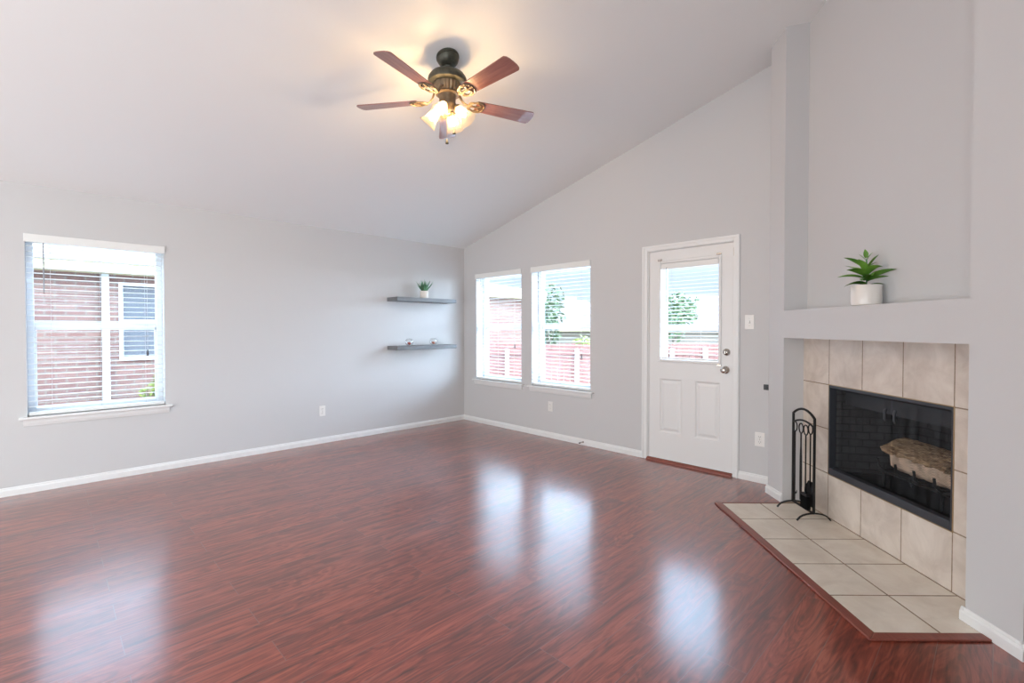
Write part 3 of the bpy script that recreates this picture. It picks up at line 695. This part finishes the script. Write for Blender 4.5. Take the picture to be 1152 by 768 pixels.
for i in range(16):
    for j in range(5):
        x = -0.031 + 0.062 * i / 15; y = -0.011 + 0.022 * j / 4
        mb.tube([(x, y, 0.151), (x * 1.12 + rng.uniform(-.002, .002), y * 1.2, 0.062 + rng.uniform(0, 0.008))], 0.0022, 5)
o = mb.build('bristles', mat('black_bristle', (0.006, 0.006, 0.006), 0.95, spec=0.1), t); o['kind'] = 'stuff'

# ------------------------------------------------------------------ floating shelves and what stands on them
for z0, z1, lb in ((1.642, 1.690, 'upper grey floating shelf carrying the small succulent'), (1.036, 1.084, 'lower grey floating shelf carrying two small glass globes')):
    t = tag(MB().box(0.0005, 0.245, -1.228, -0.325, z0, z1).build('floating_shelf', SHELFM, bevel=0.002), lb, 'shelf', 'grey floating shelves in the corner')

def pot_mesh(r, h, th, foot=0.9):
    mb = MB(); mb.lathe([(0, 0.0), (r * foot, 0.0), (r * 0.97, h * 0.05), (r, h * 0.18), (r, h - 0.003), (r - 0.002, h), (r - th, h), (r - th, h - 0.02), (0, h - 0.02)], 40); return mb
def leaf(mb, base, az, elev0, elev1, length, width, fold=0.25, n=8, squash=None, twist=0.0, thick=0.0):
    """a leaf strip that starts at elevation elev0 and bends to elev1"""
    p = Vector(base); rows = []
    h = Vector((math.cos(az), math.sin(az), 0)); side = Vector((-math.sin(az), math.cos(az), 0))
    for i in range(n + 1):
        u = i / n; el = elev0 + (elev1 - elev0) * u
        d = h * math.cos(el) + Vector((0, 0, 1)) * math.sin(el); up = -h * math.sin(el) + Vector((0, 0, 1)) * math.cos(el)
        wv = width * (math.sin(PI * min(1, u * 0.93 + 0.07) ** 0.8) ** 0.85) if u < 1 else 0.0008
        s = side * math.cos(twist) + up * math.sin(twist)
        rows.append([p - s * wv + up * fold * wv, p.copy(), p + s * wv + up * fold * wv])
        p = p + d * (length / n)
    if squash: rows = [[squash(q) for q in r] for r in rows]
    V = [mb.verts(r) for r in rows]
    for a, b in zip(V, V[1:]):
        for k in (0, 1): mb.bm.faces.new((a[k], a[k + 1], b[k + 1], b[k]))
    return rows[-1][1]

# broad-leaf plant on the mantel
px, po = 3.985, 0.0815
PL = thing('potted_plant', fw(px, po, ZL), FROT, 'leafy green plant in a white cylindrical pot on the mantel ledge', 'plant')
pot_mesh(0.077, 0.122, 0.006, 0.86).build('pot', CERAM, PL, smooth=False, autosmooth=True)
mb = MB(); mb.lathe([(0.0, 0.110), (0.069, 0.108)], 24); mb.lathe([(0.069, 0.104), (0.069, 0.108)], 24); mb.build('soil', SOIL, PL)
mb = MB(); lim = NB - po - 0.006
def sq(q): return Vector((q.x, min(q.y * (0.62 if q.y > 0 else 1.0), lim), q.z))
# local x runs to the right along the mantel, -y towards the room. The camera looks mostly along +x, so the spread seen is in y.
stems = []
rng = random.Random(11)
crown = Vector((0, 0, 0.108))
A_ = math.radians
for az, e0, e1, ln, wd, z, tw in (
        (-60, 1.35, 1.2, .052, .014, .205, 0), (40, 1.0, .7, .055, .013, .19, .3), (-110, .9, .7, .052, .012, .19, -.3),
        (-100, .75, .25, .135, .020, .13, .3), (50, 1.0, .7, .11, .023, .12, -.4), (80, .6, .2, .09, .014, .13, 0),
        (-80, .5, -.1, .135, .022, .08, .4), (-120, .35, -.2, .14, .024, .06, -.4), (-45, .3, -.6, .13, .027, .05, .5), (-90, .2, -.5, .13, .024, .02, .3),
        (-20, .6, -.6, .11, .029, .06, .3), (10, .8, -.3, .12, .029, .085, -.3), (25, .4, .05, .185, .029, .05, -.4), (60, .3, 0, .14, .022, .04, -.3),
        (70, .1, 0, .12, .018, .012, -.2), (180, .8, .2, .13, .024, .08, 0), (140, .9, .4, .12, .022, .10, 0), (-150, .7, .3, .13, .022, .09, 0), (-65, .95, .5, .10, .020, .11, .2)):
    a = A_(az)
    leaf(mb, crown + Vector((0.005 * math.cos(a), 0.005 * math.sin(a), z * 0.85)), a, e0, e1, ln, wd, 0.32, 8, sq, tw)
mb.build('foliage', LEAF, PL, smooth=True, recalc=False)
mb = MB(); mb.tube([(0, 0, 0.10), (0.003, 0.002, 0.19), (0, 0, 0.275)], 0.004, 8)
mb.build('stem', ALOE, PL, smooth=True)

# small succulent on the upper shelf
SU = thing('potted_succulent', (0.13, -0.76, 1.690), 0, 'small spiky succulent in a pale cylindrical pot on the upper shelf', 'plant')
pot_mesh(0.056, 0.098, 0.006, 0.92).build('pot', CERAM, SU, autosmooth=True)
mb = MB(); mb.lathe([(0.0, 0.085), (0.049, 0.084)], 24); mb.lathe([(0.049, 0.08), (0.049, 0.084)], 24); mb.build('soil', SOIL, SU)
mb = MB(); rng = random.Random(5)
def spike(az, el, ln, r):
    d = Vector((math.cos(az) * math.cos(el), math.sin(az) * math.cos(el), math.sin(el))); b = Vector((0.012 * math.cos(az), 0.012 * math.sin(az), 0.084))
    pts = [b + d * ln * u + Vector((0, 0, 0.012 * u * u)) for u in (0, 0.25, 0.5, 0.75, 1)]
    mb.tube(pts, [r * 0.8, r, r * 0.85, r * 0.5, 0.0006], 8, flat=(0.55, 1.0))
for k in range(9): spike(2 * PI * k / 9 + rng.uniform(-.15, .15), rng.uniform(0.72, 0.95), rng.uniform(0.13, 0.17), 0.011)
for k in range(7): spike(2 * PI * k / 7 + 0.3, rng.uniform(1.1, 1.3), rng.uniform(0.13, 0.16), 0.011)
for k in range(3): spike(2 * PI * k / 3, 1.45, 0.14, 0.010)
mb.build('foliage', ALOE, SU, smooth=True)

# two glass globes with petals
PETAL = mat('red_petal', (0.52, 0.10, 0.075), 0.6, noise=(60, 0.3)); SALM = mat('salmon_petal', (0.68, 0.25, 0.16), 0.6, noise=(60, 0.3))
def globe(y, material, label):
    t = thing('glass_globe', (0.13, y, 1.0842), 0, label, 'glass globe', 'glass globes on the lower shelf')
    prof = []; r = 0.050
    for k in range(17):
        a = -PI / 2 + 0.32 + (PI - 0.32 - 0.62) * k / 16; prof.append((r * math.cos(a), 0.0475 + r * math.sin(a)))
    mb = MB(); mb.lathe([(0, prof[0][1])] + prof, 32); g = mb.build('globe', GLOBE, t, smooth=True)
    mb = MB(); q = random.Random(int(y * -100))
    for k in range(14):
        az = 2 * PI * k / 14 * 2.6; leaf(mb, (0.004 * math.cos(az), 0.004 * math.sin(az), 0.010 + 0.0012 * k), az, 0.35 + 0.06 * k, 0.7 + 0.06 * k, 0.040 - 0.0014 * k, 0.013, 0.4, 5)
    mb.build('flower', material, t, smooth=True, recalc=False)
    return t
globe(-0.990, PETAL, 'clear glass globe with dark red petals farther from the room corner')
globe(-0.622, SALM, 'clear glass globe with salmon petals nearer the room corner')

# ------------------------------------------------------------------ outlets, switch, plates, door stop
def outlet(loc, rz, label, w=0.070, h=0.116):
    t = thing('wall_outlet', loc, rz, label, 'outlet', 'white wall outlets')
    MB().box(-w / 2, w / 2, -0.006, -0.0004, 0, h).build('cover_plate', PLATE, t, bevel=0.003)
    for z in (0.036, 0.080):
        mb = MB(); mb.lathe([(0, 0.0085), (0.0145, 0.0085), (0.0160, 0.0065), (0.0160, 0.003)], 24, Matrix.Translation((0, 0, z)) @ Matrix.Rotation(PI / 2, 4, 'X')); f = mb.build('receptacle', PLATE, t)
        mb = MB(); mb.box(-0.0075, -0.0052, -0.0092, -0.008, z - 0.001, z + 0.008).box(0.0052, 0.0075, -0.0092, -0.008, z - 0.001, z + 0.008).box(-0.0022, 0.0022, -0.0092, -0.008, z - 0.0105, z - 0.006); mb.build('slots', SLOT, f)
    MB().lathe([(0, 0.0078), (0.003, 0.0074), (0.0034, 0.006)], 12, Matrix.Translation((0, 0, 0.058)) @ Matrix.Rotation(PI / 2, 4, 'X')).build('screw', NICKEL, t)
    return t
outlet((0, -2.053, 0.308), PI / 2, 'white outlet low on the wall under the floating shelves')
outlet((1.638, 0, 0.315), 0, 'white outlet below the windows beside the half-glass door')
outlet((3.969, 0, 0.306), 0, 'white outlet low between the door and the fireplace pier', 0.080, 0.118)
t = thing('light_switch', (3.880, 0, 1.291), 0, 'white toggle light switch beside the half-glass door', 'light switch')
MB().box(-0.038, 0.038, -0.006, -0.0004, 0, 0.122).build('cover_plate', PLATE, t, bevel=0.003)
mb = MB(); mb.box(-0.005, 0.005, -0.016, -0.005, 0.056, 0.072); mb.build('toggle', PLATE, t, bevel=0.002)
mb = MB(); mb.box(-0.0065, 0.0065, -0.0068, -0.0055, 0.049, 0.075); mb.build('toggle_slot', CORD, t)
for z in (0.032, 0.092): MB().lathe([(0, 0.0072), (0.003, 0.0068), (0.0034, 0.0055)], 12, Matrix.Translation((0, 0, z)) @ Matrix.Rotation(PI / 2, 4, 'X')).build('screw', NICKEL, t)
t = thing('gas_key_plate', (4.030, 0, 0.786), 0, 'small black plate on the wall half hidden by the fireplace pier', 'wall plate')
MB().box(-0.034, 0.036, -0.010, -0.0004, 0, 0.046).build('cover_plate', BLACKP, t, bevel=0.003)
MB().tube([(0.0, -0.010, 0.023), (0.0, -0.018, 0.023)], 0.008, 12).build('valve_socket', IRON, t)
t = thing('door_stop', (2.134, -0.0142, 0.034), 0, 'small spring door stop on the baseboard near the door', 'door stop')
MB().tube([(0, 0.0, 0), (0, -0.006, 0)], 0.011, 12).build('mount', NICKEL, t)
mb = MB(); mb.tube([(0.0055 * math.cos(k * 0.9), -0.006 - 0.055 * k / 70, 0.0055 * math.sin(k * 0.9)) for k in range(71)], 0.0014, 6); mb.build('spring', NICKEL, t, smooth=True)
MB().tube([(0, -0.061, 0), (0, -0.073, 0)], 0.008, 12).build('rubber_tip', SLOT, t)

# ------------------------------------------------------------------ ceiling fan with four lights
FCX, FCY = 2.75, -2.33
FZ = ceil_z(FCX)
FAN = thing('ceiling_fan', (FCX, FCY, FZ), 0, 'five-blade dark bronze ceiling fan with lit tulip glass lights', 'ceiling fan')
def fl(prof, name, material, parent=FAN, ripple=None, seg=40):
    mb = MB(); mb.lathe([(r, z - FZ) for r, z in prof], seg, Matrix(), ripple); return mb.build(name, material, parent, autosmooth=True)
# canopy follows the slope of the ceiling
tilt = Matrix.Rotation(-math.atan(SL), 4, 'Y')
mb = MB(); mb.lathe([(0, -0.001), (0.074, -0.001), (0.077, -0.008), (0.077, -0.018), (0.071, -0.023), (0.073, -0.030), (0.066, -0.048), (0.050, -0.066), (0.030, -0.074), (0, -0.074)], 40, tilt); mb.build('canopy', BRONZE, FAN, autosmooth=True)
fl([(0, FZ - 0.055), (0.020, FZ - 0.058), (0.030, FZ - 0.072), (0.026, FZ - 0.088), (0.014, FZ - 0.098), (0.0125, 3.03), (0, 3.03)], 'downrod', BRONZE)
fl([(0, 3.034), (0.030, 3.034), (0.036, 3.026), (0.075, 3.020), (0.112, 3.004), (0.128, 2.982), (0.131, 2.962), (0.126, 2.950), (0.108, 2.943), (0, 2.943)], 'motor_housing', BRONZE)
fl([(0.085, 2.945), (0.092, 2.938), (0.088, 2.915), (0.078, 2.893), (0.072, 2.884), (0.0, 2.884)], 'vent_band', BRASSY, ripple=lambda i, a: 0.05 * math.cos(22 * a) if 1 < i < 4 else 0, seg=132)
fl([(0.06, 2.886), (0.078, 2.880), (0.080, 2.872), (0.060, 2.866), (0.056, 2.850), (0.054, 2.815), (0.058, 2.805), (0.056, 2.795), (0.040, 2.776), (0.026, 2.770), (0.016, 2.752), (0.0, 2.748)], 'switch_housing', BRASSY)
BLW = wood_mat('fan_blade_wood', (0.19, 0.070, 0.058), (0.31, 0.14, 0.12), 'X', 5, 0.35, coat=0.8)
BZ = 2.838 - FZ
def make_blade():
    mb = MB()
    r0, r1, wr, wt = 0.205, 0.640, 0.050, 0.066
    out = []
    for k in range(9): out.append((r0 + (r1 - 0.03 - r0) * k / 8, wr + (wt - wr) * k / 8))
    top = [(x, w) for x, w in out] + [(r1 - 0.018, wt * 0.985), (r1 - 0.006, wt * 0.80), (r1, wt * 0.45), (r1 + 0.001, 0)]
    poly = top + [(x, -w) for x, w in top[::-1][1:]]
    va = mb.verts([(x, y, -0.003) for x, y in poly]); vb = mb.verts([(x, y, 0.003) for x, y in poly])
    mb.bm.faces.new(va[::-1]); mb.bm.faces.new(vb); n = len(poly)
    for i in range(n): mb.bm.faces.new((va[i], va[(i + 1) % n], vb[(i + 1) % n], vb[i]))
    b = mb.build('blade', BLW, FAN)
    mb = MB()
    # ornate iron: neck from the motor, double scroll, plate under the blade root
    mb.tube([(0.070, 0, 0.070), (0.090, 0, 0.050), (0.105, 0, 0.015), (0.125, 0, -0.004), (0.15, 0, -0.008)], [0.010, 0.009, 0.008, 0.0075, 0.007], 8, flat=(0.7, 1.3))
    for s in (-1, 1):
        pts = []
        for k in range(17):
            a = PI + s * 0.0 + 2 * PI * k / 16
            pts.append((0.190 + 0.042 * math.cos(a), s * 0.022 + s * 0.020 * math.sin(a * s) * 1.0, -0.009))
        mb.tube(pts, 0.0052, 8, caps=False)
        mb.tube([(0.150, 0, -0.008), (0.172, s * 0.034, -0.009), (0.205, s * 0.052, -0.009), (0.240, s * 0.046, -0.008), (0.262, s * 0.020, -0.007), (0.255, s * 0.004, -0.007)], [0.006, 0.006, 0.006, 0.0055, 0.005, 0.004], 8)
    mb.tube([(0.15, 0, -0.008), (0.262, 0, -0.006)], 0.006, 8)
    for x, y in ((0.225, 0.034), (0.225, -0.034), (0.262, 0.0)):
        mb.lathe([(0, -0.012), (0.006, -0.0115), (0.008, -0.009), (0.008, -0.004)], 12, Matrix.Translation((x, y, 0.0)))
    mb.build('blade_iron', BRASSY, b)
    return b
proto = make_blade()
for k in range(5):
    b = proto if k == 0 else copy_tree(proto, FAN)
    a = math.radians(-0.4 + 72 * k)
    b.location = (0, 0, BZ)
    b.rotation_euler = (Matrix.Rotation(a, 3, 'Z') @ Matrix.Rotation(math.radians(-12), 3, 'X')).to_euler()
def make_light():
    mb = MB()
    d = Vector((math.sin(0.72), 0, -math.cos(0.72)))
    rot = d.to_track_quat('-Z', 'Y').to_matrix().to_4x4()
    p0 = Vector((0.066, 0, -0.012))
    mb.tube([(0.030, 0, 0.018), (0.045, 0, 0.014), (0.058, 0, 0.002), p0 + d * 0.012], 0.009, 10)
    arm = mb.lathe([(0.012, 0.012), (0.022, 0.006), (0.026, -0.006), (0.026, -0.016), (0, -0.016)], 20, Matrix.Translation(p0) @ rot).build('lamp_fitter', BRASSY, FAN, autosmooth=True)
    mb = MB()
    T = Matrix.Translation(p0 + d * 0.004) @ rot
    prof = [(0.024, -0.004), (0.027, -0.012), (0.031, -0.026), (0.035, -0.045), (0.038, -0.065), (0.043, -0.085), (0.050, -0.102), (0.058, -0.114), (0.062, -0.119)]
    mb.lathe(prof, 48, T, lambda i, a: (0.0 if i < 2 else 0.018 * math.cos(12 * a) + (0.02 * math.cos(6 * a) if i > 6 else 0)))
    sh = mb.build('lamp_shade', SHADE, arm, smooth=True)
    mb = MB(); mb.lathe([(0, -0.020), (0.010, -0.021), (0.012, -0.030), (0.018, -0.044), (0.021, -0.058), (0.019, -0.070), (0.011, -0.080), (0, -0.083)], 20, T); mb.build('bulb', BULB, arm, smooth=True)
    return arm
lp = make_light()
for k in range(4):
    a = lp if k == 0 else copy_tree(lp, FAN)
    a.location = (0, 0, 2.795 - FZ); a.rotation_euler = (0, 0, math.radians(122.7 + 90 * k))
def chain(dx, dy, ztop, zbot):
    mb = MB(); n = int((ztop - zbot) / 0.006)
    mb.tube([(dx, dy, ztop - FZ), (dx, dy, zbot - FZ)], 0.0013, 6)
    c = mb.build('pull_chain', BRASSY, FAN)
    mb = MB(); mb.lathe([(0, 0.012), (0.003, 0.010), (0.005, -0.004), (0.011, -0.016), (0.011, -0.020), (0, -0.024)], 16, Matrix.Translation((dx, dy, zbot - FZ))); mb.build('pull_knob', BRONZE, c, smooth=True)
chain(0.010, -0.012, 2.76, 2.560); chain(0.048, 0.020, 2.80, 2.622)

# ------------------------------------------------------------------ outdoors
GZ = -0.62
def ground_mat():
    m, n, l, b = nodes('dry_lawn')
    tc = n.new('ShaderNodeTexCoord'); t = n.new('ShaderNodeTexNoise'); t.inputs['Scale'].default_value = 1.3; t.inputs['Detail'].default_value = 8; l.new(tc.outputs['Object'], t.inputs['Vector'])
    r = n.new('ShaderNodeValToRGB'); l.new(t.outputs['Fac'], r.inputs[0]); r.color_ramp.elements[0].color = (0.20, 0.21, 0.15, 1); r.color_ramp.elements[1].color = (0.28, 0.29, 0.22, 1)
    l.new(r.outputs[0], b.inputs['Base Color']); b.inputs['Roughness'].default_value = 0.95; return m
LAWN = ground_mat()
struct(MB().box(-60, 40, -30, 70, GZ - 0.3, GZ).build('ground', LAWN))
BOUNCE = mat('pale_bounce', (0.68, 0.67, 0.64), 0.9, noise=(3, 0.08))  # unseen pale slabs added outside to bounce light up to the ceiling
struct(MB().box(-3.1, RX + 1.5, 0.19, 6.0, GZ + 0.001, GZ + 0.04).build('back_bounce_ground', BOUNCE))
struct(MB().box(-3.15, -0.19, -9.5, 0.18, GZ + 0.001, GZ + 0.04).build('side_bounce_ground', BOUNCE))
struct(MB().box(-0.18, RX + 0.18, RY - 0.18, 0.18, GZ - 0.05, -0.31).build('foundation', mat('concrete', (0.4, 0.39, 0.37), 0.9)))

NX = -3.2
NH = thing('brick_house', (NX, -2.0, GZ), 0, 'pink brick house with pale eaves beyond the fence and side window', 'house')
def nb(x0, x1, y0, y1, z0, z1): return (x0 - NX, x1 - NX, y0 + 2.0, y1 + 2.0, z0 - GZ, z1 - GZ)
mb = MB(); wy0, wy1, wz0, wz1 = -3.56, -2.62, 0.86, 1.95
for a in ((NX - 0.25, NX, -9.5, wy0, GZ, 2.05), (NX - 0.25, NX, wy1, 4.75, GZ, 2.05), (NX - 0.25, NX, wy0, wy1, GZ, wz0), (NX - 0.25, NX, wy0, wy1, wz1, 2.05)): mb.box(*nb(*a))
mb.box(*nb(NX - 6, NX - 0.25, 4.5, 4.75, GZ, 2.05))
mb.build('brick_wall', NBRICK, NH)
EAVE = mat('cream_eave', (0.36, 0.30, 0.17), 0.6)
mb = MB(); mb.box(*nb(NX, NX + 0.28, -9.8, 5.05, 2.05, 2.07)).box(*nb(NX + 0.26, NX + 0.29, -9.8, 5.05, 2.05, 2.20)); mb.build('eave', EAVE, NH)
ROOF = mat('pale_shingle', (0.22, 0.20, 0.18), 0.9, noise=(6, 0.15))
mb = MB()
for a, b in (((0.30, 7.06), (0, 0)),):
    y0, y1 = -7.8, 7.06
    mb.hexa([(0.32, y0, 2.18 - GZ), (0.32, y1, 2.18 - GZ), (-5.5, y1 - 3.0, 3.4 - GZ), (-5.5, y0 + 3.0, 3.4 - GZ)], [(0.32, y0, 2.23 - GZ), (0.32, y1, 2.23 - GZ), (-5.5, y1 - 3.0, 3.45 - GZ), (-5.5, y0 + 3.0, 3.45 - GZ)])
mb.build('roof', ROOF, NH)
DSP = mat('white_gutter_metal', (0.5, 0.5, 0.49), 0.4)
mb = MB(); mb.box(*nb(NX + 0.005, NX + 0.075, -3.745, -3.665, GZ + 0.05, 2.05)); mb.build('downspout', DSP, NH, bevel=0.01)
mb = MB(); mb.box(*nb(NX - 0.06, NX + 0.012, wy0, wy0 + 0.045, wz0, wz1)).box(*nb(NX - 0.06, NX + 0.012, wy1 - 0.045, wy1, wz0, wz1)).box(*nb(NX - 0.06, NX + 0.012, wy0 + .045, wy1 - .045, wz1 - 0.045, wz1)).box(*nb(NX - 0.06, NX + 0.03, wy0 + .045, wy1 - .045, wz0, wz0 + 0.05)).box(*nb(NX - 0.06, NX - 0.01, wy0 + .045, wy1 - .045, 1.38, 1.43))
wf = mb.build('house_window', DSP, NH)
mb = MB(); mb.box(*nb(NX - 0.05, NX - 0.045, wy0 + 0.045, wy1 - 0.045, wz0 + 0.05, wz1 - 0.045)); mb.build('house_window_pane', mat('dim_glass', (0.085, 0.085, 0.09), 0.6, spec=0.1), wf)

# lime shrub at the foot of the brick wall
LIME = leaf_mat('lime_leaf', (0.13, 0.17, 0.02), (0.25, 0.28, 0.06)); TREEM = leaf_mat('tree_leaf', (0.035, 0.07, 0.02), (0.10, 0.14, 0.055)); BARKM = mat('tree_bark', (0.16, 0.12, 0.09), 0.9, noise=(20, 0.3))
def leaves(mb, n, rx, ry, rz, cz, size, q, clumps=9):
    cs = [Vector((q.uniform(-.6, .6) * rx, q.uniform(-.6, .6) * ry, cz + q.uniform(-.65, .7) * rz)) for _ in range(clumps)]
    for _ in range(n):
        c = q.choice(cs); d = Vector((q.gauss(0, 1), q.gauss(0, 1), q.gauss(0, 1))).normalized() * (q.random() ** 0.4)
        p = c + Vector((d.x * rx * .45, d.y * ry * .45, d.z * rz * .42))
        a = Vector((q.gauss(0, 1), q.gauss(0, 1), q.gauss(0, .7))).normalized() * size; b = a.cross(Vector((q.gauss(0, 1), q.gauss(0, 1), q.gauss(0, 1)))).normalized() * size * 0.45
        mb.face([p - a, p + b, p + a, p - b])
def tree(name, loc, hgt, rx, rz, size, n, leafm, label, cat, seed, group=None, trunk=0.09):
    t = thing(name, loc, 0, label, cat, group); q = random.Random(seed)
    mb = MB(); mb.tube([(0, 0, 0), (0.02, 0.03, hgt * 0.35), (-0.02, 0.0, hgt * 0.62), (0, 0, hgt * .8)], [trunk, trunk * .8, trunk * .5, trunk * .15], 8)
    for k in range(5):
        a = 2 * PI * k / 5; mb.tube([(0, 0, hgt * (.35 + .06 * k)), (rx * .45 * math.cos(a), rx * .45 * math.sin(a), hgt * (.55 + .06 * k))], [trunk * .4, trunk * .1], 6)
    mb.build('trunk', BARKM, t, smooth=True)
    mb = MB(); leaves(mb, n, rx, rx, rz, hgt - rz * 0.95, size, q); mb.build('foliage', leafm, t, recalc=False)
    return t
tree('shrub', (-2.78, -3.24, GZ), 1.38, 0.19, 0.62, 0.045, 900, LIME, 'lime green shrub at the foot of the pink brick wall', 'shrub', 4, trunk=0.02)

# cedar fence across the back yard (perpendicular to the photographer's view, like the lot line)
FD = 10.8
Fh = F0.copy(); Rh = R0.copy()
C0 = Vector((5.375, -4.286, 0)) + Fh * FD
ftop = 0.955
FE = thing('wooden_fence', (C0.x, C0.y, GZ), YAW, 'reddish cedar privacy fence with white posts across the back yard', 'fence')
CEDAR = wood_mat('cedar_board', (0.135, 0.05, 0.038), (0.19, 0.082, 0.065), 'Z', 4, 0.8)
mb = MB(); x = -0.95; q = random.Random(2)
while x < 7.2:
    h = ftop - GZ + q.uniform(-0.012, 0.012); w = 0.136
    a = [(x, 0), (x + w, 0)]
    mb.prism([(x, 0.0), (x + w, 0.0), (x + w, 0.018), (x, 0.018)], 0.03, h - 0.03)
    mb.hexa([(x, 0, h - .03), (x + w, 0, h - .03), (x + w, .018, h - .03), (x, .018, h - .03)], [(x + .03, 0, h), (x + w - .03, 0, h), (x + w - .03, .018, h), (x + .03, .018, h)])
    x += 0.142
mb.build('fence_boards', CEDAR, FE)
for z in (0.76, -0.25):
    MB().box(-0.95, 7.2, -0.045, -0.001, z - GZ - 0.045, z - GZ + 0.045).build('fence_rail', CEDAR, FE)
GALV = mat('pale_post', (0.42, 0.40, 0.36), 0.6)
for px_ in (570.5, 648.5, 755, 792):
    X_ = (px_ - 576) / 536.88 * FD
    MB().box(X_ - 0.045, X_ + 0.045, -0.11, -0.046, 0.001, 0.85 - GZ).build('fence_post', GALV, FE, bevel=0.01)

# houses and trees beyond
def far_house(label, dep, l0, l1, ez, rz_, hip, chim=None, seed=0):
    c = Vector((5.375, -4.286, 0)) + Fh * dep
    H = thing('far_house', (c.x, c.y, GZ), YAW, label, 'house', 'houses beyond the fence')
    MB().box(l0 + .4, l1 - .4, 0.5, 8, 0, ez - GZ).build('wall', mat('tan_wall', (0.2, 0.16, 0.13), 0.9), H)
    mb = MB(); e, r = ez - GZ, rz_ - GZ
    a = [(l0, 0, e), (l1, 0, e), (l1, 8.6, e), (l0, 8.6, e)]; rg = [(l0 + hip, 4.3, r), (l1 - hip, 4.3, r)]
    v = mb.verts(a + rg)
    for f in ((0, 1, 5, 4), (1, 2, 5), (2, 3, 4, 5), (3, 0, 4), (3, 2, 1, 0)): mb.bm.faces.new([v[i] for i in f])
    mb.build('roof', mat('brown_shingle', (0.12, 0.095, 0.088), 0.9, noise=(3, 0.2)), H)
    MB().box(l0, l1, -0.03, 0.0, e - 0.18, e + 0.02).build('fascia', EAVE, H)
    if chim:
        for cx_, cy_, zt in chim:
            MB().box(cx_ - 0.3, cx_ + 0.3, cy_ - 0.3, cy_ + 0.3, e + 0.2, zt - GZ).build('chimney', DSP, H)
    return H
far_house('low brown-roofed house with pale chimney beyond the fence, seen through the windows', 24, 0.9, 6.5, 1.35, 3.0, 2.2, [(3.3, 3.0, 3.1)])
far_house('hip-roofed brown house beyond the fence, seen through the door glass', 27, 6.9, 17.0, 1.35, 3.5, 3.6, [(11.6, 3.2, 3.3)])
def at(px_, dep): 
    return Vector((5.375, -4.286, 0)) + Fh * dep + Rh * ((px_ - 576) / 536.88 * dep)
p = at(616, 15.5); tree('yard_tree', (p.x, p.y, GZ), 3.75, 0.85, 1.35, 0.11, 900, TREEM, 'loose green tree rising beyond the fence in the window beside the door', 'tree', 8, 'trees beyond the fence')
p = at(757, 22); tree('yard_tree', (p.x, p.y, GZ), 3.9, 1.7, 1.5, 0.15, 900, TREEM, 'green tree beyond the fence seen through the door glass', 'tree', 9, 'trees beyond the fence')
p = at(655, 14.0); tree('shrub', (p.x, p.y, GZ), 1.78, 0.75, 0.7, 0.07, 900, LIME, 'bright green shrub rising just behind the cedar fence', 'shrub', 12)
